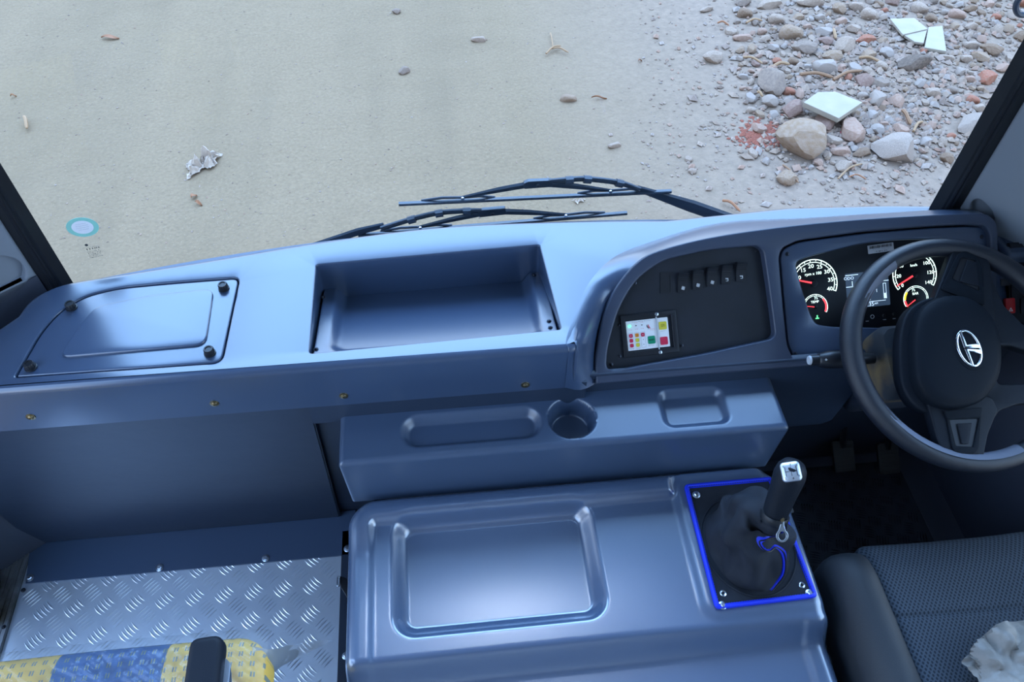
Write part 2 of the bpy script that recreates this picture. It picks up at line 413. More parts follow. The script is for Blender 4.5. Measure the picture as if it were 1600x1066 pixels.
def bolt(parent, p, n, r=.006, m='steel', name='bolt', washer=True):
    n = Vector(n).normalized(); fr = Matrix.Translation(p) @ n.to_track_quat('Z', 'Y').to_matrix().to_4x4()
    b = MB()
    if washer: b.lathe([(r*1.25, -.001), (r*1.25, .0008), (r*1.1, .0014), (r*.5, .0014)], fr, 18)
    k = 6
    b.loft([[(r*.72*s*math.cos(2*math.pi*i/k), r*.72*s*math.sin(2*math.pi*i/k), z) for i in range(k)] for s, z in ((1, .001), (1, .0038), (.8, .0046))], m=fr)
    return b.build(name, m, parent)
def pan_screw(parent, p, n, r=.005, m='brass', name='screw'):
    n = Vector(n).normalized(); fr = Matrix.Translation(p) @ n.to_track_quat('Z', 'Y').to_matrix().to_4x4()
    b = MB().lathe([(r*1.5, -.001), (r*1.5, .0006), (r, .001), (r*.95, .0022), (r*.6, .0034), (r*.25, .0036), (r*.22, .002), (.0001, .002)], fr, 18)
    return b.build(name, m, parent)
random.seed(5)

def shrink(o, d):
    """inset (d>0) or outset a closed outline by d with mitred corners"""
    o = [Vector(p[:2]) for p in o]; q_ = []
    for p in o:
        if not q_ or (p-q_[-1]).length > 1e-6: q_.append(p)
    if (q_[0]-q_[-1]).length < 1e-6: q_.pop()
    N = len(q_); A = sum(q_[i-1].x*q_[i].y-q_[i].x*q_[i-1].y for i in range(N)); sg = 1 if A > 0 else -1; r_ = []
    for i in range(N):
        t1 = (q_[i]-q_[i-1]).normalized(); t2 = (q_[(i+1) % N]-q_[i]).normalized()
        n1, n2 = Vector((-t1.y, t1.x))*sg, Vector((-t2.y, t2.x))*sg
        m_ = (n1+n2)/2; l2 = max(m_.length_squared, .35); r_.append(tuple(q_[i]+m_*d/l2))
    return r_
def clean(o):
    q_ = []
    for p in o:
        p = Vector(p[:2])
        if not q_ or (p-q_[-1]).length > 1e-5: q_.append(p)
    if (q_[0]-q_[-1]).length < 1e-5: q_.pop()
    return [tuple(p) for p in q_]
def moulded(mb, outer, holes, z, zb, r_out, r_hole, hole_depth):
    """flat top with a large rounded outer edge and small rounded hole edges"""
    outer = clean(outer); holes = [clean(h_) for h_ in holes]
    bm = bmesh.new(); loops = [shrink(outer, r_out)]+[shrink(h_, -r_hole) for h_ in holes]; ed = []
    for lp_ in loops:
        v_ = [bm.verts.new((*p, z)) for p in lp_]; ed += [bm.edges.new((v_[i-1], v_[i])) for i in range(len(v_))]
    bmesh.ops.triangle_fill(bm, edges=ed, use_beauty=True)
    bm.verts.index_update(); mb.add([v_.co.copy() for v_ in bm.verts], [tuple(v_.index for v_ in f.verts) for f in bm.faces]); bm.free()
    rg_ = [[(*p, z-r_out*(1-math.sin(R(a)))) for p in shrink(outer, r_out*(1-math.cos(R(a))))] for a in (90, 72, 54, 36, 18, 0)]
    rg_.append([(*p, zb) for p in shrink(outer, 0)]); mb.loft(rg_, True, False, True)
    for h_ in holes:
        rg_ = [[(*p, z-r_hole*(1-math.sin(R(a)))) for p in shrink(h_, -r_hole*(1-math.cos(R(a))))] for a in (90, 60, 30, 0)]
        rg_.append([(*p, z-hole_depth) for p in shrink(h_, 0)]); mb.loft(rg_, True, False, False)

# ================================================================== OUTSIDE
GZ = -.9
def heap(x, y):
    d = math.hypot((x-2.75)/1.15, (y-4.0)/1.3)
    return .07*math.exp(-d*d*1.2)
def gz(x, y):
    return GZ + heap(x, y) + .018*noise.noise(Vector((x*1.1, y*1.1, 3))) + .007*noise.noise(Vector((x*5, y*5, 1))) + .004*noise.noise(Vector((x*14, y*14, 7)))
b = MB(); nx, ny = 260, 200; X0, X1, Y0, Y1 = -5, 6.5, 1.4, 9
vs = []
for j in range(ny+1):
    for i in range(nx+1):
        x = X0+(X1-X0)*i/nx; y = Y0+(Y1-Y0)*j/ny; vs.append((x, y, gz(x, y)))
b.add(vs, [(j*(nx+1)+i, j*(nx+1)+i+1, (j+1)*(nx+1)+i+1, (j+1)*(nx+1)+i) for j in range(ny) for i in range(nx)])
b.add([(-30, -30, GZ-.06), (30, -30, GZ-.06), (30, 40, GZ-.06), (-30, 40, GZ-.06)], [(0, 1, 2, 3)])
struct(b.build('ground', 'dirt'), 'dusty unpaved road surface in front of the bus')
def atg(px, py):
    p = atz(px, py, GZ)
    for _ in range(3): p = atz(px, py, gz(p.x, p.y))
    return p
# stones ------------------------------------------------------------
def stone_mesh(seed, facet, flat=1.0):
    bm = bmesh.new(); bmesh.ops.create_icosphere(bm, subdivisions=3, radius=1)
    rnd = random.Random(seed); planes = [(Vector((rnd.gauss(0, 1), rnd.gauss(0, 1), rnd.gauss(0, 1))).normalized(), rnd.uniform(.50, .82)) for _ in range(facet)]
    for v in bm.verts:
        d = v.co.normalized(); r = 1+.16*noise.noise(d*1.3+Vector((seed*7.1, 0, 0)))+.06*noise.noise(d*4+Vector((0, seed*3.3, 0)))
        p = d*r
        for n_, k in planes:
            e_ = p.dot(n_)-k
            if e_ > 0: p -= n_*e_*.88
        p += d*.018*noise.noise(d*11+Vector((seed, 1, 2))); v.co = p
    me = bpy.data.meshes.new('stone'); bm.to_mesh(me); bm.free(); me.materials.append(M['stone grey'])
    for p in me.polygons: p.use_smooth = True
    bm = bmesh.new(); bm.from_mesh(me)
    for e_ in bm.edges: e_.smooth = e_.calc_face_angle(0) < R(24)
    bm.to_mesh(me); bm.free(); return me
SM = [stone_mesh(i, 5+i) for i in range(10)]
def stone(px, py, w, h, m, label, name='stone', group=None, v=None, rot=None, zf=.72, cat='stone'):
    p = atg(px, py); dist = (p-EYE).dot(fw)
    rx = w/F*dist/2; ry = max(.6*rx, min(1.5*rx, h/F*dist/2*1.35)); rz = min(rx, ry)*zf
    p = atg(px, py+h*.10)
    o = bpy.data.objects.new(name, SM[v if v is not None else random.randrange(10)]); C.objects.link(o)
    o.material_slots[0].link = 'OBJECT'; o.material_slots[0].material = M['stone '+m]
    o.location = (p.x, p.y, gz(p.x, p.y)+rz*.45); o.scale = (rx, ry, rz)
    o.rotation_euler = (0, 0, rot if rot is not None else random.uniform(-.5, .5))
    tag(o, label, cat, group); return o
BIG = [
 (1250, 222, 88, 60, 'tan', 'large flat tan boulder with banded swirl at lower left of the rubble', 2, .0),
 (1397, 237, 74, 58, 'granite', 'large pale speckled granite lump at lower edge of the rubble', 6, -.5),
 (1208, 132, 50, 46, 'grey', 'rounded grey-brown boulder at the left edge of the rubble', 0, .2),
 (1238, 172, 40, 32, 'purple', 'purplish block of stone left of the white slab', 7, -.5),
 (1289, 192, 32, 32, 'purple', 'purplish stone just below the white slab', 4, .3),
 (1331, 206, 52, 36, 'pink', 'pinkish pale stone between the tan boulder and the granite lump', 5, -.3),
 (1258, 196, 38, 14, 'tan', 'flat tan stone lying behind the banded boulder', 3, .1),
 (1299, 220, 36, 18, 'pale', 'pale wedge stone right of the banded boulder', 8, -.3),
 (1312, 238, 34, 16, 'pink', 'low pinkish stone below the pale wedge stone', 3, .0),
 (1348, 240, 36, 14, 'brown', 'brownish stone left of the granite lump', 6, .1),
 (1369, 204, 24, 18, 'blue', 'small bluish white stone above the granite lump', 2, .1),
 (1202, 8, 50, 22, 'pale', 'pale oblong block at the top left of the rubble', 9, .0),
 (1264, 6, 42, 20, 'pale', 'whitish stone at the top edge, beside the oblong block', 4, -.4),
 (1212, 32, 26, 18, 'pale', 'pale round stone just below the oblong block', 1, .0),
 (1234, 54, 38, 26, 'tan', 'tan grey stone with dark underside near the heap top', 1, .0),
 (1257, 78, 48, 20, 'grey', 'long bluish grey stone below the tan grey one', 2, -.1),
 (1287, 52, 32, 20, 'blue', 'bluish white angular stone near the heap top', 8, .2),
 (1353, 63, 40, 18, 'red', 'red brick fragment near the top of the heap', 9, -.2),
 (1321, 74, 38, 26, 'pale', 'pale round stone left of the red brick fragment', 0, .1),
 (1356, 88, 32, 20, 'tan', 'tan cube-like stone below the red brick fragment', 9, .1),
 (1287, 108, 38, 28, 'blue', 'crumbly bluish white lump above the white slab', 3, .0),
 (1335, 108, 28, 18, 'blue', 'small bluish stone above and right of the white slab', 5, .1),
 (1300, 90, 40, 14, 'tan', 'tan elongated stone in the middle of the heap', 2, .2),
 (1425, 102, 58, 28, 'dark', 'dark brown grey rock right of the heap middle', 4, .1),
 (1350, 128, 30, 28, 'purple', 'purple pink stone right above the white slab', 6, .7),
 (1374, 132, 34, 18, 'grey', 'grey green stone right of the purple pink one', 8, .2),
 (1370, 155, 34, 28, 'granite', 'speckled whitish stone touching the right tip of the slab', 9, .1),
 (1399, 159, 28, 26, 'pink', 'pinkish stone right of the speckled whitish one', 7, .1),
 (1434, 14, 26, 26, 'pale', 'pale upright stone at the top edge right of centre', 1, .1),
 (1114, 92, 36, 20, 'pale', 'lone pale stone on the dirt left of the heap', 2, .1),
 (1160, 61, 32, 14, 'pink', 'pinkish white stone at upper left of the heap', 3, .0),
 (1143, 50, 30, 12, 'pale', 'whitish stone above the pinkish white one', 5, .0),
 (1103, 16, 22, 10, 'pale', 'small white stone near the top edge, left of the heap', 4, .1),
 (1232, 144, 20, 14, 'red', 'small reddish stone beside the grey-brown boulder', 1, .0),
 (1250, 148, 16, 18, 'pink', 'small pink stone at the left tip of the slab', 0, .0),
 (1209, 180, 18, 16, 'blue', 'small blue white pebble left of the purplish block', 6, .3),
 (1290, 66, 30, 12, 'purple', 'reddish purple stone in the upper heap', 2, -.2),
 (1541, 123, 38, 26, 'red', 'reddish square block by the right windscreen pillar', 9, .1),
 (1530, 90, 26, 28, 'tan', 'tan white stone above the reddish square block', 8, .3),
 (1515, 72, 26, 14, 'pale', 'flat white stone far right of the heap', 3, .0),
 (1566, 108, 26, 16, 'pink', 'pink stone right of the reddish square block', 4, .0),
 (1556, 48, 22, 18, 'pale', 'white angular stone at the far upper right', 7, .4),
 (1519, 200, 56, 40, 'granite', 'large whitish boulder half hidden by the right pillar', 6, .1),
 (1518, 158, 22, 16, 'red', 'orange stone above the half hidden whitish boulder', 1, .0),
 (1446, 222, 26, 16, 'blue', 'blue grey stone right of the granite lump', 9, .1),
 (1548, 80, 40, 18, 'brown', 'brown stone by the pillar at upper right', 2, -.5),
 (1479, 92, 26, 10, 'pale', 'pale sliver stone below the broken tiles', 3, -.4),
 (1229, 280, 30, 30, 'tan', 'flat tan stone sunk in the dirt below the banded boulder', 3, .6),
 (1397, 275, 14, 14, 'pale', 'small white stone below the granite lump', 4, .3),
 (1176, 240, 20, 16, 'pale', 'white chip cluster piece left of the banded boulder', 5, .1),
 (1196, 252, 16, 14, 'blue', 'bluish chip below left of the banded boulder', 7, .1),
 (888, 155, 26, 14, 'tan', 'lone tan stone on the road left of the heap', 1, .0),
 (632, 112, 20, 13, 'grey', 'lone grey stone in the middle of the road', 0, .0),
 (748, 63, 24, 8, 'pale', 'flat pale stone on the upper middle of the road', 3, .0),
 (620, 19, 16, 9, 'grey', 'small grey stone at the top of the road', 2, .0),
 (1076, 249, 18, 9, 'pale', 'white chip on the dirt right of the wipers', 5, .0),
 (960, 228, 22, 10, 'pale', 'whitish chip on the road above the wipers', 3, .3),
 (1082, 268, 16, 9, 'pale', 'pale chip on the dirt nearest the wiper arm', 2, .0),
]
for px, py, w, h, m, lab, v, rt in BIG: stone(px, py, w, h, m, lab, 'boulder' if w > 44 else 'stone', v=v, rot=rt)
pal = ['pale', 'pink', 'tan', 'blue', 'grey', 'purple', 'red', 'brown', 'granite']
pw = [30, 20, 18, 10, 10, 5, 5, 5, 8]
cname = {'pale': 'pale', 'pink': 'pinkish', 'tan': 'tan', 'blue': 'bluish', 'grey': 'grey', 'purple': 'purplish', 'red': 'brick red', 'brown': 'brown', 'granite': 'speckled white'}
occ = [(b_[0], b_[1], b_[2]*.5) for b_ in BIG]+[(1302, 160, 40), (1413, 45, 30), (1462, 70, 18), (1438, 60, 15)]
def inheap(x, y):
    if y < 0: return x > 1170
    return x > 1150+max(0, y-110)*.35 and y < 262 and (x-1380)**2/240**2+(y-90)**2/175**2 < 1.25
ANCH = [(1250, 222, 'banded tan boulder'), (1397, 237, 'pale granite lump'), (1208, 132, 'rounded grey-brown boulder'), (1202, 8, 'pale oblong block'),
        (1353, 63, 'red brick fragment'), (1425, 102, 'dark brown rock'), (1302, 160, 'large off-white slab'), (1435, 52, 'broken white tiles'), (1541, 123, 'reddish square block'),
        (1519, 200, 'whitish boulder by the pillar'), (1446, 222, 'blue grey stone'), (1287, 108, 'crumbly bluish lump'), (1160, 61, 'pinkish white stone'), (1530, 88, 'tan white stone'),
        (1370, 155, 'speckled stone at the slab tip'), (1234, 54, 'tan grey stone'), (1502, 40, 'upper right end of the heap'), (1300, 10, 'top edge of the heap')]
USED = set(); cnt = 0; tries = 0
while cnt < 240 and tries < 9000:
    tries += 1
    x, y = random.uniform(1145, 1600), random.uniform(-2, 262)
    s = random.choice([10, 12, 14, 17, 20, 24, 28])
    if not inheap(x, y) or x > 1600-(y-60)*.55: continue
    if 1400 < x < 1500 and 120 < y < 210 and random.random() < .8: continue     # bare dirt patch
    if any((x-a)**2+((y-b_)*1.3)**2 < (r_*.85+s*.45)**2 for a, b_, r_ in occ): continue
    occ.append((x, y, s*.5)); m = random.choices(pal, pw)[0]
    big = 'fist-sized' if s > 16 else 'small'
    for ax_, ay_, an in sorted(ANCH, key=lambda q_: (q_[0]-x)**2+((q_[1]-y)*1.3)**2)[:4]:
        dx, dy = x-ax_, (y-ay_)*1.3; dd = math.hypot(dx, dy)
        dr_ = ['right of', 'lower right of', 'below', 'lower left of', 'left of', 'upper left of', 'above', 'upper right of'][int((math.degrees(math.atan2(dy, dx))+382.5) // 45) % 8]
        near = 'hard' if dd < 26 else 'just' if dd < 42 else 'slightly' if dd < 62 else 'well'
        lab = '%s %s stone %s %s the %s' % (big, cname[m], near, dr_, an)
        if lab not in USED: break
    USED.add(lab)
    stone(x, y, s, s*random.uniform(.6, .85), m, lab, 'stone', '%s stones of the rubble heap' % big); cnt += 1
# broken tiles
def tile(px, label, th=.018, lift=.05, tilt=0):
    ps = [atz(a, b_, GZ+lift+.05) for a, b_ in px]; c = sum(ps, Vector())/len(ps); z = c.z+heap(c.x, c.y)-.05
    o2 = [(p.x-c.x, p.y-c.y) for p in ps]
    b = MB(); b.plate([o2], -th, 0, Matrix.Translation((c.x, c.y, z)) @ Matrix.Rotation(tilt, 4, 'X'), bev=.002)
    return tag(b.build('tile_fragment', 'tile white'), label, 'tile')
tile([(1256, 159), (1278, 143), (1305, 142), (1348, 159), (1311, 184)], 'large off-white stone slab lying flat on the rubble heap', .03, .09)
tile([(1390, 31), (1428, 30), (1449, 47), (1410, 56)], 'broken white tile with pointed left end at top right', .015, .05)
tile([(1412, 58), (1447, 50), (1442, 70), (1428, 68)], 'small triangular tile shard between two larger tile pieces', .015, .04)
tile([(1450, 44), (1472, 42), (1478, 82), (1444, 76)], 'white tile piece broken in line with the pointed tile', .02, .04)
# gravel: uncountable
b = MB(); rg = random.Random(9)
oct_ = [(1, 0, 0), (0, 1, 0), (-1, 0, 0), (0, -1, 0), (0, 0, 1), (0, 0, -1)]; of = [(0, 1, 4), (1, 2, 4), (2, 3, 4), (3, 0, 4), (1, 0, 5), (2, 1, 5), (3, 2, 5), (0, 3, 5)]
for k in range(7500):
    t = rg.random()
    if t < .6: px, py = rg.gauss(1380, 125), rg.gauss(105, 85)
    elif t < .72: px, py = rg.gauss(1385, 22), rg.gauss(190, 16)
    elif t < .85: px, py = rg.uniform(1000, 1600), rg.uniform(-10, 330)
    else: px, py = rg.uniform(-20, 1600), rg.uniform(-10, 380)
    if py > 420: continue
    p = atg(px, py); s = (rg.uniform(.005, .020) if rg.random() < .8 else rg.uniform(.015, .032)) if t < .6 else rg.uniform(.004, .012) if t < .85 else rg.uniform(.002, .006)
    if .6 < t < .72: s *= 1.2
    a = rg.uniform(0, 6); m_ = Matrix.Translation((p.x, p.y, gz(p.x, p.y)+s*.3)) @ Matrix.Rotation(a, 4, 'Z') @ Matrix.Diagonal((s*rg.uniform(.7, 1.6), s*rg.uniform(.6, 1.1), s*.7, 1))
    b.cur = rg.choices([0, 1, 2, 3], [5, 4, 2, 2])[0]
    b.add(oct_, of, m_)
tag(b.build('gravel', ['gravel', 'stone pale', 'stone pink', 'stone blue'], weld=False), 'fine gravel and chippings scattered over dirt and rubble', 'gravel', kind='stuff')
b = MB()
for k in range(420):
    px, py = rg.gauss(1186, 15), rg.gauss(209, 10)
    p = atg(px, py); s = rg.uniform(.006, .016)
    b.add(oct_, of, Matrix.Translation((p.x, p.y, gz(p.x, p.y)+s*.2)) @ Matrix.Rotation(k, 4, 'Z') @ Matrix.Diagonal((s*1.2, s, s*.5, 1)))
tag(b.build('brick_crumbs', 'brick dust', weld=False), 'patch of crushed red brick left of the banded boulder', 'brick crumbs', kind='stuff')
# twigs and leaves
def twig(p0, p1, r, label, m='twig', group=None, bend=4):
    A, B_ = atg(*p0), atg(*p1); A.z += r*1.5+.01; B_.z += r*1.5+.01
    mid = (A+B_)/2+Vector((0, bend*.004, .01))
    b = MB().tube(smooth_path([A, mid, B_], n=5), [r]*10+[r*.5], 6)
    tag(b.build('twig', m), label, 'twig', group)
TW = [((853, 88), (876, 76), .006, 'straw coloured twig on the road, upper of two crossed', 'straw'),
 ((860, 80), (888, 86), .005, 'straw coloured twig on the road, lower of two crossed', 'straw'),
 ((860, 55), (864, 78), .004, 'thin twig standing out above the crossed pair', 'straw'),
 ((41, 188), (45, 206), .009, 'pale pinkish wood splinter at the left of the road', 'straw'),
 ((1248, 122), (1300, 127), .010, 'long brown stick lying above the white slab', 'twig'),
 ((1300, 130), (1345, 116), .009, 'brown stick continuing right above the slab', 'twig'),
 ((1160, 94), (1190, 104), .007, 'brown twig left of the heap', 'straw'),
 ((1165, 40), (1190, 37), .007, 'orange twig at the upper left of the heap', 'straw'),
 ((1120, 40), (1138, 44), .006, 'short orange twig left of the heap top', 'dry leaf'),
 ((1308, 283), (1345, 260), .005, 'thin pale twig on the dirt below the granite lump', 'straw'),
 ((1325, 280), (1352, 284), .004, 'thin reddish twig on the dirt below the granite lump', 'dry leaf'),
 ((1222, 262), (1246, 290), .005, 'thin twig across the sunk tan stone', 'twig'),
 ((1128, 318), (1155, 335), .007, 'reddish twig on the dirt above the wiper arm', 'dry leaf'),
 ((1182, 150), (1190, 156), .008, 'short bark strip beside the rounded boulder', 'straw'),
 ((1408, 178), (1420, 200), .010, 'brown wood strip right of the gravel patch', 'twig'),
 ((1425, 210), (1440, 195), .007, 'straw tuft twig above the blue grey stone', 'straw'),
 ((1340, 95), (1375, 103), .008, 'orange brown stick below the tan cube-like stone', 'straw'),
 ((1205, 110), (1232, 106), .009, 'orange wood sliver above the rounded boulder', 'straw'),
 ((1300, 52), (1304, 66), .010, 'upright orange wood chip near the heap top', 'straw')]
for a, b_, r_, lab, m in TW: twig(a, b_, r_, lab, m)
def leaf(px, py, L, W, ang, m, label, name='leaf', cat='leaf'):
    p = atg(px, py); b = MB(); vs = []; n = 8
    for i in range(n+1):
        t = i/n; w = W*math.sin(math.pi*min(.97, max(.03, t)))**.8*.5
        for s_ in (-1, 0, 1): vs.append(((t-.5)*L, s_*w, .006*abs(s_)+.008*math.sin(t*5)+.004))
    fs = [(i*3+j, i*3+j+1, i*3+j+4, i*3+j+3) for i in range(n) for j in range(2)]
    up_ = [(x, y, z+.0015) for x, y, z in vs]
    b.add(vs+up_, fs+[tuple(k+len(vs) for k in f[::-1]) for f in fs], Matrix.Translation((p.x, p.y, gz(p.x, p.y)+.004)) @ Matrix.Rotation(ang, 4, 'Z'))
    tag(b.build(name, m), label, cat)
leaf(173, 61, .11, .035, -.1, 'dry leaf', 'dry orange leaf at the upper left of the road')
leaf(304, 309, .035, .03, .8, 'dry leaf', 'small orange leaf scrap below the crumpled plastic')
leaf(311, 320, .045, .018, -.6, 'dry leaf', 'thin orange leaf scrap, lower of two below the crumpled plastic')
leaf(22, 152, .03, .015, .3, 'dry leaf', 'tiny red brown leaf at the left edge of the road')
leaf(936, 155, .09, .012, -.1, 'dry leaf', 'narrow brown leaf right of the lone tan stone')
leaf(1000, 97, .03, .016, .5, 'dry leaf', 'small red brown leaf on the upper middle dirt')
leaf(1318, 209, .05, .035, .3, 'label red', 'magenta scrap on the pinkish stone', 'paper_scrap', 'scrap')
# crumpled plastic
def crumple(px, py, L, W, hgt, label, seed, m='white plastic litter'):
    p = atg(px, py); b = MB(); n = 26; vs = []
    for j in range(n+1):
        for i in range(n+1):
            u, v = i/n*2-1, j/n*2-1; a = math.atan2(v, u); k = .70+.5*noise.noise(Vector((math.cos(a)*2.2, math.sin(a)*2.2, seed)))
            w = Vector((u*L*k, v*W*k, seed)); f = 1-max(abs(u), abs(v))
            z = abs(noise.noise(w*28))*hgt*1.3+abs(noise.noise(w*70))*hgt*.7
            vs.append((u*L*k+.012*noise.noise(w*40), v*W*k+.012*noise.noise(w*37+Vector((5, 0, 0))), z*(.3+f*1.4)+.004))
    b.add(vs, [(j*(n+1)+i, j*(n+1)+i+1, (j+1)*(n+1)+i+1, (j+1)*(n+1)+i) for j in range(n) for i in range(n)], Matrix.Translation((p.x, p.y, gz(p.x, p.y))) @ Matrix.Rotation(.5, 4, 'Z'))
    tag(b.build('plastic_litter', m, sharp=25), label, 'litter')
crumple(318, 258, .105, .07, .075, 'crumpled white plastic bag lying on the road at left', 2.3)
crumple(905, 315, .032, .016, .02, 'tiny crumpled white scrap behind the upper wiper', 7.1)

# ================================================================== BUS SHELL
LW, RW, BACK, CEIL = -1.075, 1.20, -2.6, 2.58
def wy(x): return 1.215-.095*((x-.13)/.86)**2           # windscreen curve in plan
b = MB()
b.box(LW-.02, RW+.02, BACK, 1.16, -.06, -.004)
struct(b.build('floor', 'wall inner'), 'dark cab floor deck under the plates')
b = MB().box(LW-.04, RW+.04, BACK, 1.22, CEIL, CEIL+.05); struct(b.build('ceiling', 'ceiling'))
b = MB().plate([[(LW-.04, -.06), (RW+.04, -.06), (RW+.04, CEIL), (LW-.04, CEIL)], rrect(-.05, .05, .0, .1, .01)], 0, .04, frame((0, BACK, 0), (1, 0, 0), (0, 0, 1))); struct(b.build('wall_back', 'shell light'))
def side_wall(name, x0, x1, doory=None):
    m_ = frame((x0, 0, 0), (0, 1, 0), (0, 0, 1))
    holes = [rrect(-2.45, -.85, .80, 2.05, .06), rrect(-.75, .74, .03 if x0 < 0 else .40, 2.15, .06)]
    b = MB().plate([[(BACK, -.06), (1.06, -.06), (1.06, CEIL), (BACK, CEIL)]]+holes, 0, x1-x0, m_); struct(b.build(name, 'wall inner', sharp=20))
side_wall('wall_left', LW-.04, LW); side_wall('wall_right', RW, RW+.04)
b = MB(); N = 24
for k in range(N):
    xa, xb = -1.07+2.27*k/N, -1.07+2.27*(k+1)/N
    vs = [(x, wy(x)+d-.01, z) for x in (xa, xb) for d in (0, .05) for z in (-.5, .60)]
    b.add(vs, [(0, 1, 3, 2), (4, 6, 7, 5), (0, 4, 5, 1), (2, 3, 7, 6), (1, 5, 7, 3), (0, 2, 6, 4)])
struct(b.build('wall_front', 'wall inner'), 'front bulkhead of the bus below the windscreen')
# glass
def curved_sheet(x0, x1, z0, z1, d, off, n=40):
    b = MB(); rings = []
    for k in range(n+1):
        x = x0+(x1-x0)*k/n; rings.append([(x, wy(x)+off, z0), (x, wy(x)+off+d, z0), (x, wy(x)+off+d, z1), (x, wy(x)+off, z1)])
    return b.loft(rings)
struct(curved_sheet(-.79, 1.05, .60, 2.25, .006, 0).build('window_1', 'glass'), 'clear curved windscreen')
for i, (xx, ya, yb) in enumerate(((LW-.02, -2.45, -.85), (RW+.02, -2.45, -.85), (RW+.02, -.75, .74))):
    struct(MB().box(xx-.002, xx+.002, ya, yb, .40 if yb > 0 else .80, 2.15).build('window_%d' % (i+2), 'glass'))
# rubber seals of the windscreen
def seal(xa, ya, w, name, z1=2.50):
    b = MB(); prof = [(-w/2, -.012), (-w*.35, -.020), (w*.35, -.020), (w/2, -.012), (w/2, .02), (-w/2, .02)]
    ang = -.25 if xa < 0 else .25
    rings = []
    for z in (.62, .9, 1.3, 1.9, z1):
        rings.append([(xa+px*math.cos(ang)-py*math.sin(ang), ya+py*math.cos(ang)+px*math.sin(ang), z) for px, py in prof])
    struct(b.loft(rings).build(name, 'rubber', bevel=.004), 'black rubber seal beside the windscreen')
pl_ = atz(100, 440, .66); pr_ = atz(1455, 330, .66)
seal(-.738, 1.105, .046, 'trim_1'); seal(1.010, 1.105, .050, 'trim_2')
# top header over windscreen
struct(MB().box(-1.07, 1.2, 1.05, 1.25, 2.49, 2.58).build('trim_3', 'dark trim'))
# A-pillar trim, left: plate with a pill-shaped recess
def trim_plate(name, A, B_, z0, z1, holes, m='grey trim', th=.02, back=True):
    A = Vector(A); B_ = Vector(B_); fr = frame((A.x, A.y, 0), (B_-A).xyz, (0, 0, 1)); L = (B_-A).length
    b = MB().plate([[(0, z0), (L, z0), (L, z1), (0, z1)]]+holes, 0, th, fr, bev=.004 if holes else 0)
    if back: b.box(0, L, z0, z1, -.004, .001, fr)
    return b.build(name, m)
la, lb = Vector((-1.075, .86, 0)), Vector((-.758, 1.10, 0))
frl = frame((la.x, la.y, 0), (lb-la), (0, 0, 1)); inv = frl.inverted(); nl = frl.to_3x3() @ Vector((0, 0, 1))
def lp(px, py): q = inv @ on(px, py, la, nl); return (q.x, q.y)
c0 = lp(2, 420); rr_ = abs(lp(22, 420)[0]-c0[0])
hole = [(c0[0]-.03+.062*math.cos(R(a)), c0[1]+.050*math.sin(R(a))) for a in range(0, 360, 12)]
struct(trim_plate('trim_4', la, lb, .70, 2.5, [hole]), 'light grey plastic pillar trim on the left')
struct(trim_plate('trim_5', la, lb, -.02, .70, [], 'dark trim', .02, False), 'dark lower pillar trim on the left')
ra, rb = Vector((1.036, 1.10, 0)), Vector((1.135, 1.00, 0)); rc = Vector((1.20, .74, 0))
frr = frame((ra.x, ra.y, 0), (rb-ra), (0, 0, 1)); nr = frr.to_3x3() @ Vector((0, 0, 1)); invr = frr.inverted()
def rp_(px, py): q = invr @ on(px, py, ra, nr); return (q.x, q.y)
hq = smooth_path([(*rp_(a, b_), 0) for a, b_ in ((1522, 328), (1523, 310), (1534, 304), (1546, 313), (1556, 326), (1556, 340), (1530, 344))], True, 4)
HQ = [(p.x, p.y) for p in hq]
struct(trim_plate('trim_6', ra, rb, .60, 2.5, [HQ]), 'light grey plastic pillar trim on the right')
frq = frame((rb.x, rb.y, 0), (rc-rb), (0, 0, 1)); nq = frq.to_3x3() @ Vector((0, 0, 1)); invq = frq.inverted()
def qp(px, py): q = invq @ on(px, py, rb, nq); return (q.x, q.y)
struct(trim_plate('trim_7', rb, rc, .60, 2.5, []), 'grey side trim right of the pillar')

# ================================================================== DASHBOARD
dash = thing('dashboard', (0, .95, .6), 'long glossy blue-grey moulded dashboard spanning the cab under the windscreen', 'dashboard')
DZ = .70
front = [(25, 492), (42, 470), (70, 452), (112, 438), (200, 424), (350, 400), (480, 378), (640, 356), (760, 347), (900, 342), (1040, 341)]
fpts = [atz(a, b_, DZ) for a, b_ in front]
vly = [tuple(atz(a, b_, DZ).xy) for a, b_ in ((904, 547), (905, 530), (908, 510), (915, 484), (926, 460), (942, 438), (962, 420))]
poly = [(-1.04, .822)]+[(vly[0][0]-.012, .822), (vly[0][0]-.004, .825)]+vly+[(.34, 1.0), (.40, 1.03), (.5, 1.04), (1.1, 1.04), (1.1, 1.12)]
fp2 = smooth_path([Vector((p.x, p.y, 0)) for p in fpts], n=4)
poly += [(.9, 1.14), (.7, 1.15)]+[(p.x, p.y) for p in reversed(fp2)]
lx = fp2[0]
poly += [(-.80, .94), (-.86, .88), (-.93, .852), (-1.04, .845)]
poly = [p for i, p in enumerate(poly)]
# openings
lid = [atz(a, b_, DZ) for a, b_ in ((22, 590), (62, 520), (92, 486), (132, 462), (185, 449), (270, 441), (375, 433), (347, 567))]
lido = round_poly([(p.x, p.y) for p in lid], [.006, .03, .03, .03, .03, .03, .016, .018], 5)
rec = [atz(*q_, DZ) for q_ in ((494, 414), (843, 383), (877, 514), (483, 552))]
reco = round_poly([(p.x, p.y) for p in rec], .006)
b = MB(); moulded(b, poly, [lido, reco], DZ, DZ-.112, .013, .003, .02)
dtop = b.build('dashboard_shell', 'dash paint', dash, sharp=35)
MB().box(-.262, .24, .8225, .846, .535, .60).build('seam_strip', 'kick paint', dash)
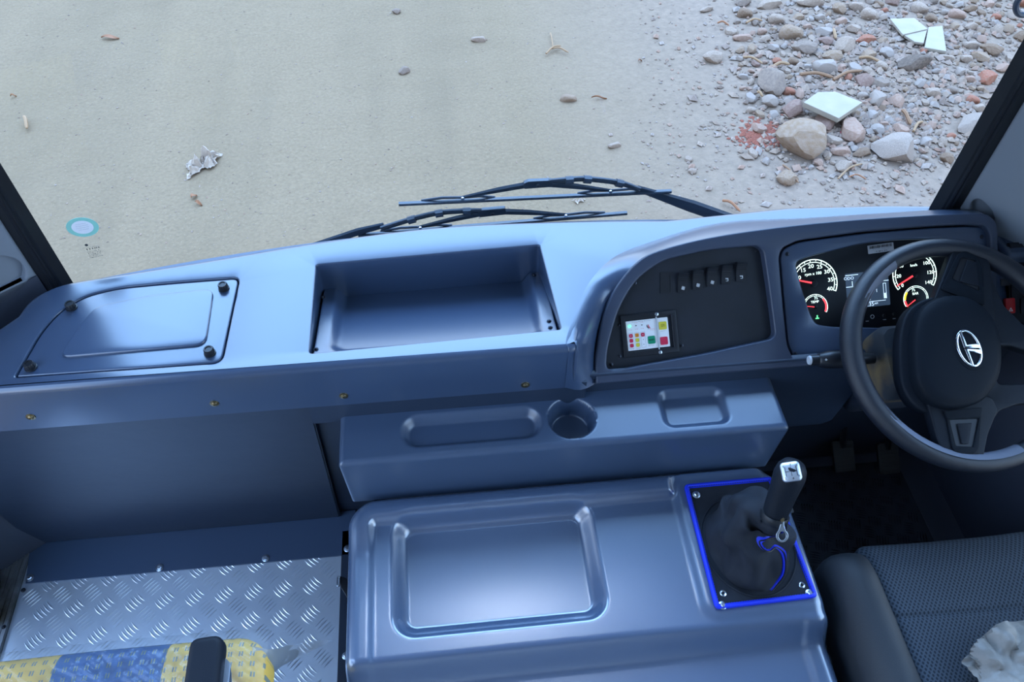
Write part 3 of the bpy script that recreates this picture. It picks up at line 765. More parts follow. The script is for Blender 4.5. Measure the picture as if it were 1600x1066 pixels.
# lower front apron strip seam and body under the rim of the switch panel
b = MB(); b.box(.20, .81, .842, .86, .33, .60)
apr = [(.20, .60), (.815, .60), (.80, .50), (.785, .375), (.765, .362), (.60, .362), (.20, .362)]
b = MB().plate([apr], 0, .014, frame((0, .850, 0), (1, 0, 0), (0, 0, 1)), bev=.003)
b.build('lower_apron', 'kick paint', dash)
# access cover in the left opening
b = MB().plate([shrink(lido, .0025)], DZ-.014, DZ-.001, bev=.003)
inner = shrink(shrink(lido, .02), .012)
cover = b.build('access_cover', 'dash paint', dash)
b = MB().plate([round_poly([tuple((atz(a, b_, DZ)).xy) for a, b_ in ((92, 560), (118, 520), (150, 480), (240, 462), (335, 452), (322, 540))], .02)], DZ-.004, DZ+.0035, bev=.003)
b.build('raised_field', 'dash paint', cover)
b = MB().plate([shrink(lido, -.003)], DZ-.03, DZ-.018); b.build('opening_shadow_tray', 'black plastic', dash)
for px, py in ((109, 476), (348, 446), (326, 547), (45, 570)):
    p = atz(px, py, DZ+.008); k = MB(); ft = Matrix.Translation((p.x, p.y, DZ))
    n = 36; ring = lambda r_, z: [((r_*(1-.06*(i % 2)))*math.cos(2*math.pi*i/n), (r_*(1-.06*(i % 2)))*math.sin(2*math.pi*i/n), z) for i in range(n)]
    k.loft([ring(.0085, .001), ring(.0085, .010), ring(.0075, .012), ring(.0055, .012), ring(.005, .0105), ring(.001, .0105)], m=ft)
    k.lathe([(.010, .0), (.010, .0015), (.009, .002)], ft, 20)
    k.build('screw_knob', 'black plastic', cover)
# tray in the middle opening
TD = DZ-.012-aty(500, 456, 1.068).z
x0, x1 = min(p.x for p in rec), max(p.x for p in rec); y0, y1 = min(p.y for p in rec), max(p.y for p in rec)
b = MB(); cr = shrink(reco, -.001)
n = len(cr); b.loft([[(*p, DZ-.008) for p in cr], [(*p, DZ-.115) for p in cr]], True, False, False)
b.build('recess_wall', 'dash paint', dash)
def trayh(x, y):
    e0 = .012+.0
    dl = x-x0; dr = x1-x; dside = min(dl, dr)
    side = sstep(.058, .024, dside)
    fr_ = sstep(y0+.035, y0+.004, y)
    t = (y-y0)/(y1-y0); zf = DZ-.010-TD*t
    return zf-(.006+.020*t)*sstep(.004, -.016, sdr(x, y, x0+.030, x1-.030, y0+.006, y1+.08, .03))
b = MB(); hf(b, x0+.004, x1-.004, y0+.003, y1-.001, trayh, DZ-.125, 110, 70, r=.004, edge=.002)
tray = b.build('storage_tray', 'dash paint', dash, sharp=50)
for px, py, zz in ((502, 456, .655), (494, 546, .685), (560, 458, .605), (768, 433, .605), (835, 417, .655), (860, 510, .685), (858, 498, .683)):
    p = atz(px, py, zz); pan_screw(tray, Vector((p.x, p.y, trayh(p.x, p.y)+.0005)), (0, 0, 1), .003, 'dark screw')
for px, py in ((48, 652), (335, 631), (537, 619), (821, 602)):
    p = aty(px, py, .821); pan_screw(dash, p, (0, -1, 0), .0052, 'brass')

# ---- binnacle on a plane tilted 42 degrees
TB = R(42); BO = Vector((0, .835, .59)); BN = Vector((0, -math.sin(TB), math.cos(TB)))
FB = frame(BO, (1, 0, 0), (0, math.cos(TB), math.sin(TB))); FBi = FB.inverted()
def bp(px, py, d=0):
    q_ = FBi @ on(px, py, BO+BN*d, BN); return (q_.x, q_.y)
rim = [(931, 600), (930, 560), (938, 510), (950, 472), (966, 443), (992, 413), (1020, 395), (1077, 378), (1150, 364), (1250, 351), (1350, 342), (1450, 336), (1528, 334), (1548, 340), (1557, 356), (1558, 388), (1556, 470), (1545, 552), (1400, 561), (1240, 574), (1100, 585)]
rim2 = [Vector((*bp(*p), 0)) for p in rim]
top = smooth_path(rim2[:16], n=5)+smooth_path(rim2[15:18], n=3)[1:]+[rim2[18], rim2[19], rim2[20]]
swo = [(947, 570), (949, 545), (956, 517), (965, 487), (978, 461), (998, 433), (1035, 407), (1105, 391), (1182, 384), (1192, 392), (1199, 438), (1206, 490), (1210, 522), (1204, 530), (1100, 553), (1000, 571), (962, 579), (950, 577)]
sw2 = round_poly([bp(*p) for p in swo], .02, 4)
clo = [(1238, 560), (1229, 540), (1222, 470), (1216, 402), (1221, 388), (1245, 376), (1350, 362), (1450, 354), (1515, 351), (1538, 354), (1546, 366), (1548, 400), (1544, 540), (1400, 551), (1250, 562)]
cl2 = round_poly([bp(*p) for p in clo], .02, 4)
b = MB().plate([[(p.x, p.y) for p in top], sw2, cl2], -.022, .004, FB, bev=.004, res=3)
b.build('binnacle_rim', 'binnacle plastic', dash, sharp=40)
# skirt from rim down to the dash
XE = vly[0][0]-.0165
val = [Vector((XE, .8216, .590)), Vector((XE, .8216, .676)), Vector((XE, .8260, .6967)), Vector((XE-.001, .846, DZ+.0005)), atz(905, 473, DZ+.0004), atz(926, 434, DZ+.0004), atz(964, 399, DZ+.0004), atz(1035, 372, DZ+.0004), atz(1100, 353, DZ), atz(1161, 344, DZ-.003),
       atz(1250, 341, DZ-.006), Vector((.86, 1.13, DZ-.02)), Vector((.97, 1.13, DZ-.02)), Vector((1.06, 1.13, DZ-.02)), Vector((1.085, 1.11, DZ-.02)), Vector((1.09, 1.07, DZ-.02)), Vector((1.09, 1.0, DZ-.03)), Vector((1.09, .93, .63)), Vector((1.09, .87, .58))]
rimw = [FB @ Vector((p.x, p.y, -.006)) for p in rim2[:2]+[Vector((*bp(932, 536), 0))]+rim2[2:18]]
A1 = smooth_path(rimw, n=5); B1 = smooth_path(val, n=5)
bulge = [0]*len(A1)
rings = []
for t in (0, .12, .3, .5, .7, .88, 1):
    row = []
    for i, (a, c) in enumerate(zip(A1, B1)):
        p = a.lerp(c, t); L = (a-c).length
        p.z += max(.05*L if i > 12 else 0, .30*(c.z-a.z) if i > 7 else 0)*math.sin(math.pi*t)
        p.y -= .010*math.sin(math.pi*t)*max(0, 1-i/16)
        row.append(p)
    rings.append(row)
b = MB().loft(rings, False, False, False); b.build('binnacle_hood', 'dash paint', dash, sharp=60)
# closing box behind the openings
b = MB()
b.plate([shrink(sw2, -.006)], -.03, -.014, FB); sp = b.build('switch_panel', 'black panel', dash)
b = MB()
for i in range(5):
    pass
PAN = -.014
def rocker(px, py, sym=None, blank=False):
    u, v = bp(px, py, PAN); w, h = .0195, .036
    m_ = FB @ Matrix.Translation((u, v, PAN)) @ Matrix.Rotation(R(-3), 4, 'Z')
    b = MB()
    if blank:
        b.plate([rrect(-w*.55, w*.55, -h*.55, h*.55, .001), rrect(-w*.42, w*.42, -h*.45, h*.45, .001)], 0, .0012, m_)
        b.plate([rrect(-w*.42, w*.42, -h*.45, h*.45, .001)], 0, .0004, m_)
        return b.build('blanking_plate', 'black plastic', sp)
    prof = [(-h/2, 0), (-h/2, .0035), (-.004, .0035), (h*.25, .007), (h/2-.002, .0125), (h/2, .0115), (h/2, 0)]
    rg_ = [[(s_*w/2, y, z) for y, z in prof] for s_ in (-1, 1)]
    b.loft(rg_, m=m_)
    o = b.build('rocker_switch', 'black plastic', sp, bevel=.0007)
    g = MB()
    for k in range(4):
        y = .003+k*.0035; z = .0035+(y+.004)/(h*.25+.004)*.0035 if y < h*.25 else .007+(y-h*.25)/(h*.25)*.0055
        g.box(-w*.42, w*.42, y-.0006, y+.0006, z-.001, z+.0006, m_)
    g.build('grip_ridges', 'black plastic', o)
    s = MB(); ms = m_ @ Matrix.Translation((.001, -.010, .0036))
    if sym == 'fan':
        for k in range(4):
            a = math.pi/2*k+.5; c = (.0021*math.cos(a), .0021*math.sin(a))
            s.plate([[(c[0]+.0017*math.cos(t*.7), c[1]+.0017*math.sin(t*.7)) for t in range(9)], [(c[0]+.0009*math.cos(t*.7), c[1]+.0009*math.sin(t*.7)) for t in range(9)]], 0, .0002, ms)
    else:
        s.box(-.003, .002, .0022, .0030, 0, .0002, ms); s.box(.0015, .0026, -.0022, .003, 0, .0002, ms); s.box(-.002, .002, -.0028, -.002, 0, .0002, ms)
        for k in range(3): s.box(-.0024+k*.0015, -.0018+k*.0015, .0005, .0022, 0, .0002, ms)
    s.build('symbol', 'white print', o)
for px, py, sy in ((1065.7, 442, 'fan'), (1089, 437.5, 'fan'), (1111.3, 433, 'fan'), (1134, 429, 'lamp'), (1156.6, 425, 'lamp')): rocker(px, py, sy)
rocker(1040.4, 442, None, True)
for px, py in ((992, 442), (1182, 392), (967, 508), (968, 557), (955, 570), (1065, 540), (1205, 527)):
    u, v = bp(px, py, PAN); pan_screw(sp, FB @ Vector((u, v, PAN)), BN, .0024, 'dark screw')
# ---- fire detection control unit
U0 = [bp(979, 504, PAN), bp(1044, 494, PAN), bp(1045, 540, PAN), bp(980, 550, PAN)]
cu_ = Vector((sum(p[0] for p in U0)/4, sum(p[1] for p in U0)/4)); uw = (U0[1][0]-U0[0][0]+U0[2][0]-U0[3][0])/2; uh = (U0[0][1]-U0[3][1]+U0[1][1]-U0[2][1])/2
uang = math.atan2(U0[1][1]-U0[0][1], U0[1][0]-U0[0][0])*.5
FU = FB @ Matrix.Translation((cu_.x, cu_.y, PAN)) @ Matrix.Rotation(uang, 4, 'Z')
ucu = thing('alarm_control_unit', FU.translation, 'white fire alarm control unit with green, yellow and red buttons in black switch panel', 'control unit')
b = MB().plate([rrect(-uw*.62, uw*.70, -uh*.72, uh*.72, .002), rrect(-uw*.515, uw*.58, -uh*.54, uh*.56, .001)], 0, .005, FU, bev=.001)
b.build('housing', 'black plastic', ucu)
face_ = MB().plate([rrect(-uw/2, uw/2, -uh/2, uh/2, .001)], .0002, .0018, FU); fc = face_.build('face_plate', 'label white', ucu)
def ur(x, y): return Matrix.Translation(((x-.5)*uw, (.5-y)*uh, .0018))
def ub(x, y, w, h, m, name='button', r=.15, th=.0012):
    b = MB(); W, Hh = w*uw, h*uh
    b.plate([rrect(-W/2, W/2, -Hh/2, Hh/2, min(W, Hh)*r)], 0, th, FU @ ur(x, y)); return b.build(name, m, ucu)
ub(.57, .71, .17, .27, 'label green'); ub(.87, .27, .18, .27, 'label yellow'); ub(.865, .79, .175, .27, 'label red')
for x, cols in ((.09, ('label red', 'label red', 'label red')), (.235, ('label orange', 'label yellow', 'label yellow')), (.375, ('label red', 'label white', 'label white'))):
    b = MB().plate([rrect(-.055*uw, .055*uw, -.27*uh, .27*uh, .0006), rrect(-.05*uw, .05*uw, -.26*uh, .26*uh, .0006)], 0, .0003, FU @ ur(x, .67)); b.build('button_frame', 'grey print', ucu)
    for k, c in enumerate(cols):
        o = ub(x, .50+k*.165, .085, .13, c, 'button', .3, .0008)
        if c == 'label white' or k == 0: MB().lathe([(.0007, 0), (.0007, .0004)], FU @ ur(x, .50+k*.165) @ Matrix.Translation((0, 0, .0008)), 10).build('button_mark', 'label black' if c != 'label red' else 'label white', o)
ub(.08, .17, .055, .06, 'led green', 'led')
for x in (.235, .375): ub(x, .17, .025, .03, 'label black', 'led')
b = MB()
b.text('RESET', .0042, FU @ ur(.57, .71) @ Matrix.Translation((0, 0, .0014)), .0001)
scribble(b, .008, 3, FU @ ur(.87, .27) @ Matrix.Translation((0, 0, .0014)), .0019)
scribble(b, .040, 1, FU @ ur(.36, .045))
scribble(b, .010, 1, FU @ ur(.87, .45)); scribble(b, .010, 1, FU @ ur(.865, .965)); scribble(b, .012, 1, FU @ ur(.55, .90))
b.build('lettering', 'label black', ucu)
b = MB()
for x, y in ((.235, .08), (.375, .08), (.235, .29), (.375, .29), (.09, .30), (.235, .95), (.375, .93), (.09, .95)): scribble(b, .0055, 1, FU @ ur(x, y))
scribble(b, .009, 2, FU @ ur(.62, .36))
b.build('lettering', 'label red', ucu)
for dx, mm in ((0, 'label black'), (.035, 'label red')):
    b = MB().plate([[(-.0012, .0035), (.0004, .0045), (.0005, .001), (.0026, -.0015), (.0016, -.0048), (.0008, -.0018), (-.0012, 0)]], 0, .0003, FU @ ur(.50+dx, .26)); b.build('flame_emblem', mm, ucu)
b = MB().box(-.0011, .0011, -uh*.58, uh*.56, .002, .005, FU @ Matrix.Translation(((.725-.5)*uw, 0, 0))); b.build('clear_guard_strip', 'grey print', ucu)
for y in (-.66, .64): pan_screw(ucu, FU @ Vector(((.74-.5)*uw, y*uh, .005)), BN, .0022, 'steel', 'screw')

# ---- instrument cluster
CB = -.012
icl = thing('instrument_cluster', FB @ Vector((*bp(1380, 460), CB)), 'lit instrument cluster with four dials in blue-grey bezel behind steering wheel', 'instrument cluster')
scr = [(1243, 415), (1246, 408), (1262, 402), (1300, 392), (1350, 380), (1410, 375), (1470, 374), (1492, 377), (1496, 390), (1494, 430), (1478, 480), (1465, 512), (1400, 513), (1300, 511), (1275, 507), (1267, 494), (1255, 460)]
sc2 = round_poly([bp(*p, CB) for p in scr], .02, 4)
bz = round_poly([bp(*p, CB) for p in clo], .02, 4)
b = MB().plate([shrink(bz, .003), sc2], CB-.010, CB+.002, FB, bev=.003, res=3); b.build('bezel', 'dash paint', icl, sharp=40)
SD = CB-.022
b = MB(); b.loft([[FB @ Vector((*p, CB-.002)) for p in shrink(sc2, -.002)], [FB @ Vector((*p, SD)) for p in shrink(sc2, -.001)]], True, False, False); b.build('screen_surround', 'binnacle plastic', icl)
b = MB().plate([shrink(sc2, -.02)], SD-.004, SD, FB); b.build('dial_board', 'dial face', icl)
def dial(cx, cy, rpx, a0, a1, nums, nsz, ticks, name, needle=None, nl=.8, zones=(), unit=None):
    c = Vector(bp(cx, cy, SD)); r_ = abs(bp(cx+rpx, cy, SD)[0]-c.x)
    FD = FB @ Matrix.Translation((c.x, c.y, SD)) @ Matrix.Rotation(R(3), 4, 'Z')
    def arc(mb, ra, rb, a, b1, z=.0004, n=40):
        ps = [(ra*math.cos(R(a+(b1-a)*k/n)), ra*math.sin(R(a+(b1-a)*k/n))) for k in range(n+1)]+[(rb*math.cos(R(b1-(b1-a)*k/n)), rb*math.sin(R(b1-(b1-a)*k/n))) for k in range(n+1)]
        mb.plate([ps], 0, z, FD)
    g = MB(); arc(g, r_*.965, r_, a0, a1); arc(g, r_*.86, r_*.885, a0, a1)
    for k in range(ticks+1):
        a = R(a0+(a1-a0)*k/ticks); L = .14 if k % 2 == 0 else .08
        d = Vector((math.cos(a), math.sin(a))); t_ = Vector((-d.y, d.x))*r_*.012
        ps = [d*r_*(1-L)+t_, d*r_*(1-L)-t_, d*r_-t_, d*r_+t_]; g.plate([[tuple(p) for p in ps]], 0, .0004, FD)
    for k, s_ in enumerate(nums):
        if s_ == '': continue
        a = R(a0+(a1-a0)*k/(len(nums)-1)); rr = r_*.72
        g.text(s_, nsz*r_, FD @ Matrix.Translation((rr*math.cos(a), rr*math.sin(a), .0002)), .0001, sx=1.1)
    if unit: g.text(unit, nsz*r_*.75, FD @ Matrix.Translation((0, r_*.40, .0002)), .0001)
    o = g.build(name, 'lit dial', icl)
    for (za, zb, m_) in zones:
        z_ = MB(); arc(z_, r_*.80, r_*.955, za, zb, .0006); z_.build('dial_zone', m_, o)
    if needle is not None:
        w = r_*.04; nd = MB().plate([[(0, -w), (r_*nl, -w*.5), (r_*nl, w*.5), (0, w)]], .002, .0028, FD @ Matrix.Rotation(R(needle), 4, 'Z')); nd.build('needle', 'lit red', o)
        MB().lathe([(r_*.14, .001), (r_*.13, .003), (r_*.08, .0034)], FD, 20).build('needle_cap', 'black plastic', o)
    return o
dial(1272, 443, 36.5, 215, -25, ['0', '5', '10', '15', '20', '25', '30', '35', '40'], .23, 16, 'tachometer', 163, .95, (), 'rpm x 100')
dial(1429, 429, 34.5, 215, -35, ['0', '20', '40', '60', '80', '100', '120', '140'], .21, 14, 'speedometer', 205, .95, (), 'km/h')
dial(1274, 480, 19.5, 190, -30, ['', '½', ''], .36, 8, 'temperature_gauge', 168, .85, ((-30, 40, 'lit red'),), 'TEMP')
dial(1431, 467, 19.5, 210, -10, ['', '½', ''], .36, 8, 'pressure_gauge', 212, .85, ((185, 210, 'lit red'), (140, 180, 'lit yellow')), 'BAR')
lx0, ly1 = bp(1321, 427, SD); lx1, _ = bp(1388, 427, SD); _, ly0 = bp(1355, 480, SD)
LC = FB @ Matrix.Translation(((lx0+lx1)/2, (ly0+ly1)/2, SD)) @ Matrix.Rotation(R(2), 4, 'Z'); lw, lh = lx1-lx0, ly1-ly0
lcd = MB().plate([rrect(-lw/2, lw/2, -lh/2, lh/2, .002)], 0, .0006, LC).build('display_screen', 'lcd back', icl)
b = MB()
for x, y, s_, z_ in ((-.42, .36, 'ODO', .10), (-.35, .20, '1', .16), (.28, .28, '17410', .13), (.30, .42, 'km', .08), (.0, -.26, 'N', .14), (-.02, -.43, '08:35', .13), (.17, -.42, 'AM', .06), (-.3, .07, 'F', .1)):
    b.text(s_, z_*lh*1.25, LC @ Matrix.Translation((x*lw, y*lh, .0007)), .0001)
for xa, xb, ya, yb in ((-.5, -.2, .44, .46), (-.5, -.2, .11, .13), (.15, .5, .19, .21), (.15, .5, .46, .48), (-.1, .4, -.36, -.345), (.42, .43, -.3, .13), (.36, .37, -.3, .13), (.36, .43, .12, .135), (.37, .42, -.3, -.15), (.2, .21, -.1, .1)):
    b.box(xa*lw, xb*lw, ya*lh, yb*lh, .0006, .0008, LC)
b.build('display_characters', 'lcd ink', lcd)
b = MB(); u, v = bp(1277, 496, SD); m_ = FB @ Matrix.Translation((u, v, SD))
b.box(-.0012, .0012, -.001, .004, 0, .0004, m_); b.box(-.0035, .0035, -.003, -.001, 0, .0004, m_); b.build('coolant_warning_lamp', 'lit green', icl)
b = MB(); u, v = bp(1418, 479, SD); b.box(-.0012, .0012, -.001, .001, 0, .0004, FB @ Matrix.Translation((u, v, SD))); b.build('warning_lamp', 'lit red', icl)
b = MB(); u, v = bp(1363, 495, SD); m_ = FB @ Matrix.Translation((u, v, SD))
b.plate([[(.004*math.cos(t), .004*math.sin(t)) for t in [x_*.5 for x_ in range(12)]], [(.003*math.cos(t), .003*math.sin(t)) for t in [x_*.5 for x_ in range(12)]]], 0, .0003, m_)
for px, py in ((1355, 502), (1382, 499.5), (1397, 498)):
    u, v = bp(px, py, SD); b.box(-.003, .003, -.0006, .0006, 0, .0003, FB @ Matrix.Translation((u, v, SD)))
b.build('printed_marks', 'grey print', icl)
for px, py in ((1380, 493), (1396, 491), (1348, 496)):
    u, v = bp(px, py, SD); MB().lathe([(.0028, 0), (.0028, .004), (.0024, .0045)], FB @ Matrix.Translation((u, v, SD)), 16).build('push_button', 'black plastic', icl)
# barcode sticker
u, v = bp(1376, 387, CB); m_ = FB @ Matrix.Translation((u, v, CB-.0045)) @ Matrix.Rotation(R(4), 4, 'Z')
stw = .052; sth = .016
u2 = MB().plate([rrect(-stw/2, stw/2, -sth/2, sth/2, .001)], 0, .0005, FB @ Matrix.Translation((bp(1376, 388, SD)[0], bp(1376, 388, SD)[1], SD+.0002)) @ Matrix.Rotation(R(4), 4, 'Z'))
st = u2.build('barcode_label', 'grey print', icl)
FS = FB @ Matrix.Translation((bp(1376, 388, SD)[0], bp(1376, 388, SD)[1], SD+.0008)) @ Matrix.Rotation(R(4), 4, 'Z')
b = MB(); x = -stw*.44; rb_ = random.Random(3)
while x < stw*.44:
    w = rb_.choice([.0003, .0005, .0009]); b.box(x, x+w, .001, sth*.42, 0, .0001, FS); x += w+rb_.choice([.0004, .0006, .0008])
scribble(b, .040, 1, FS @ Matrix.Translation((0, -.0010, 0)), .002, .0009); scribble(b, .026, 1, FS @ Matrix.Translation((0, -.0050, 0)), .003, .0024)
b.build('barcode', 'label black', st)
for px, py in ((1230, 397), (1243, 553), (1534, 370)):
    u, v = bp(px, py, CB+.002); pan_screw(icl, FB @ Vector((u, v, CB+.002)), BN, .0028, 'dark screw')

# ---- dash section right of the hood, with hazard switch
b = MB().plate([round_poly([(1.075, .968), (1.196, .968), (1.196, 1.04), (1.12, 1.09), (1.075, 1.12)], .01)], .60, .702, bev=.012, res=4)
b.build('side_top', 'dash paint', dash)
SRD = -.02
sro = [bp(*p, SRD) for p in ((1552, 400), (1660, 395), (1680, 640), (1552, 640))]
b = MB().plate([sro], SRD-.02, SRD, FB, bev=.003)
b = MB(); 
b.loft([[FB @ Vector((u, v, SRD)) for u, v in ((1.085, .045), (1.196, .045), (1.196, .20), (1.085, .20))], [FB @ Vector((u, v, SRD-.03)) for u, v in ((1.085, .045), (1.196, .045), (1.196, .20), (1.085, .20))]])
srp = b.build('side_switch_panel', 'black panel', dash, bevel=.003)
u, v = bp(1577, 478, SRD+.004); m_ = FB @ Matrix.Translation((u, v, SRD))
hz = MB().plate([rrect(-.010, .010, -.015, .015, .003)], 0, .008, m_, bev=.0015).build('hazard_switch', 'red button', srp)
MB().plate([[(-.0045, -.0105), (.0045, -.0105), (0, -.003)], [(-.0022, -.0092), (.0022, -.0092), (0, -.0055)]], 0, .0002, m_ @ Matrix.Translation((0, 0, .008))).build('hazard_triangle', 'white print', hz)
u, v = bp(1570, 441, SRD); MB().plate([rrect(-.010, .010, -.007, .007, .001)], 0, .003, FB @ Matrix.Translation((u, v, SRD))).build('blanking_plate', 'black plastic', srp)
u, v = bp(1602, 478, SRD); MB().plate([rrect(-.011, .011, -.015, .015, .002)], 0, .003, FB @ Matrix.Translation((u, v, SRD)), bev=.001).build('blanking_plate', 'black plastic', srp)
# knee panel below, right of column
b = MB().box(.72, 1.19, .93, .95, .05, .60); b.build('under_dash_panel', 'column plastic', dash)

# ================================================================== CENTRE SHELF (cup holder)
SZ = .55
sh = thing('cup_holder_console', (.2, .79, .42), 'raised blue-grey console shelf with cup holder and two trays below dashboard', 'console')
def shh(x, y):
    z = SZ
    z -= .017*sstep(.004, -.013, sdr(x, y, -.100, .152, .747, .812, .030))
    z -= .013*sstep(.004, -.012, sdr(x, y, .377, .500, .744, .824, .020))
    d = math.hypot((x-.209), (y-.781))-.041
    z -= .045*sstep(.004, -.006, d)
    return z
b = MB(); hf(b, -.212, .604, .722, .8475, shh, .405, 260, 60, r=.006, edge=.010, draft=-.004)
b.build('shelf_moulding', 'shelf paint', sh, sharp=60)
u = aty(1178, 569, .842); pan_screw(dash, Vector((u.x, .8495, u.z)), (0, -1, 0), .005, 'brass')

# ================================================================== ENGINE COVER
EZ = .42
ec = thing('engine_cover', (.2, .45, 0), 'large glossy blue-grey moulded engine cover with shallow tray, between the seats', 'engine cover')
def eh(x, y):
    z = EZ
    # rim ledge round front and sides
    d = -sdr(x, y, -.212, .612, -.3, .716, .055)
    z += (.004+.011*sstep(.60, .69, y))*sstep(.050, .036, d)*sstep(.0, .014, sdr(x, y, .402, .64, .43, .703, .012))
    z -= .050*sstep(.428, .385, y)
    z -= .030*sstep(.008, -.020, sdr(x, y, -.128, .232, .462, .678, .035))
    z += .005*sstep(.010, .0, abs(sdr(x, y, -.128, .232, .462, .678, .035)-.004))*0
    z += .006*sstep(.018, .0, sdr(x, y, .408, .612, .445, .705, .02))
    return z
b = MB(); hf(b, -.212, .612, -.10, .716, eh, .0, 230, 230, r=.055, edge=.019, draft=.0)
b.build('cover_moulding', 'cover paint', ec, sharp=60)

# ================================================================== KICK PANEL
kp = thing('kick_panel', (-.65, .87, 0), 'flat dark blue kick panel bolted to the floor below the dashboard on left', 'panel')
KT = [aty(508, 622, .835), aty(-68, 668, .835)]
tz = .592
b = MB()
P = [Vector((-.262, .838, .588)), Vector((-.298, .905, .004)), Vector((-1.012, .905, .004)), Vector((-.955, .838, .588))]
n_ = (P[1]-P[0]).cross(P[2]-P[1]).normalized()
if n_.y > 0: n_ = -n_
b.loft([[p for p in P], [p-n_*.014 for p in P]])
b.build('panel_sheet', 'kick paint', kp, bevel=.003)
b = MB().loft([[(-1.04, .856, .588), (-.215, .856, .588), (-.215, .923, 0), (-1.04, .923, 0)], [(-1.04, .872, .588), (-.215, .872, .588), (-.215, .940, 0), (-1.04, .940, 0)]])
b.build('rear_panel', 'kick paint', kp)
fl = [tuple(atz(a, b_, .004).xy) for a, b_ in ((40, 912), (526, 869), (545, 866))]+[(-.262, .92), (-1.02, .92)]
b = MB().plate([fl], .0015, .0045); b.build('floor_flange', 'lit flange paint', kp, bevel=.0)
for px, py in ((46, 903), (249, 887), (415, 872), (543, 857)):
    p = atz(px, py, .006); bolt(kp, Vector((p.x, p.y, .0045)), (0, 0, 1), .0072)

# ================================================================== FLOORS
def bars(mb, x0, x1, y0, y1, z, pitch, L, w, h, sp, rot, brot, n=5):
    ca, sa = math.cos(rot), math.sin(rot); N = int(max(x1-x0, y1-y0)/pitch)+6
    cx, cy = (x0+x1)/2, (y0+y1)/2
    sec = [(-1, 0, 0), (-.55, .62, .0), (-.55, 0, .75), (-.55, -.62, .0), (.55, .62, .0), (.55, 0, .75), (.55, -.62, 0), (1, 0, 0), (0, 1, 0), (0, 0, 1), (0, -1, 0)]
    fs = [(0, 2, 1), (0, 3, 2), (1, 2, 9, 8), (2, 3, 10, 9), (8, 9, 5, 4), (9, 10, 6, 5), (4, 5, 7), (5, 6, 7)]
    for i in range(-N, N+1):
        for j in range(-N, N+1):
            gx, gy = i*pitch, j*pitch; X = cx+gx*ca-gy*sa; Y = cy+gx*sa+gy*ca
            if not (x0-.03 < X < x1+.03 and y0-.03 < Y < y1+.03): continue
            a = rot+brot+(math.pi/2 if (i+j) % 2 else 0); dx, dy = math.cos(a), math.sin(a)
            for k in range(n):
                o = (k-(n-1)/2)*sp; bx, by = X-dy*o, Y+dx*o; Lk = L*(1-.06*abs(k-(n-1)/2))
                if not (x0+L*.4 < bx < x1-L*.4 and y0+L*.4 < by < y1-L*.4): continue
                mb.add([(bx+dx*u*Lk/2-dy*v*w/2-dy*.0012*(1-u*u), by+dy*u*Lk/2+dx*v*w/2+dx*.0012*(1-u*u), z+q_*h) for u, v, q_ in sec], fs)
b = MB(); b.box(-1.012, -.292, -.35, .905, -.004, 0)
bars(b, -1.012, -.292, .05, .84, 0, .0465, .034, .0042, .0016, .0082, R(45), 0)
o = b.build('checker_plate', 'checker plate', weld=False, sharp=50); tag(o, 'silver aluminium five-bar checker plate on the floor below the kick panel', 'floor plate')
b = MB(); b.box(.62, 1.12, -.2, .93, -.004, 0)
bars(b, .62, 1.12, .25, .93, 0, .036, .029, .0046, .0036, .0064, R(45), R(-62))
o = b.build('floor_mat', 'black mat', weld=False, sharp=50); tag(o, 'black five-bar patterned rubber mat on the driver side floor', 'mat')
ss = thing('floor_edge_strip', (-.25, .5, 0), 'dark blue steel edging strip between checker plate and engine cover', 'strip')
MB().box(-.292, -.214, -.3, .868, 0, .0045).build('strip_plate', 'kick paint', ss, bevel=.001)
for px, py in ((541, 1025),):
    p = atz(px, py, .005); bolt(ss, Vector((p.x, p.y, .0045)), (0, 0, 1), .0072)
# latch bracket
lb_ = thing('latch_bracket', (-.25, .72, .0045), 'small black metal latch bracket on the edging strip beside the engine cover', 'bracket')
pa = [atz(a, b_, .03) for a, b_ in ((529, 900), (540, 903), (553, 915), (553, 938), (545, 938), (533, 918))]
b = MB().plate([[(p.x, p.y) for p in pa]], .022, .030, bev=.001); b.build('bracket_arm', 'black plastic', lb_)
p = atz(529, 909, .03); MB().plate([rrect(p.x-.004, p.x+.004, p.y-.012, p.y+.012, .003), rrect(p.x-.0022, p.x+.0022, p.y-.009, p.y+.009, .002)], .028, .034, bev=.001).build('catch_loop', 'steel', lb_)
p = atz(546, 940, .02); MB().box(p.x-.006, p.x+.006, p.y-.008, p.y+.008, .0045, .026).build('foot', 'dark screw', lb_, bevel=.001)
# sill at the left door side
sl = thing('door_sill', (-1.04, .6, 0), 'worn ribbed aluminium sill strip along the left edge of the floor', 'sill')
b = MB()
for k in range(6): b.box(-1.074+k*.0105, -1.0665+k*.0105, -.3, .885, .0, .006+.002*(k % 2))
b.box(-1.074, -1.013, -.3, .885, -.003, .005); b.build('ribbed_strip', 'sill', sl)
for px, py in ((36, 922), (6, 980)):
    p = atz(px, py, .008); bolt(sl, Vector((p.x, p.y, .007)), (0, 0, 1), .004, 'dark screw')
b = MB().loft([[(-1.0745, .885, 0), (-1.03, .93, 0), (-1.018, .925, 0), (-1.018, .925, .5), (-1.0745, .86, .5)], [(-1.0745, .70, 0), (-1.06, .70, 0), (-1.05, .70, 0), (-1.055, .70, .5), (-1.0745, .70, .5)]])
b = MB(); b.box(-1.0745, -1.045, .60, .86, .07, .60); struct(b.build('trim_8', 'door post', bevel=.006), 'light blue-grey door post panel at the left of the floor')

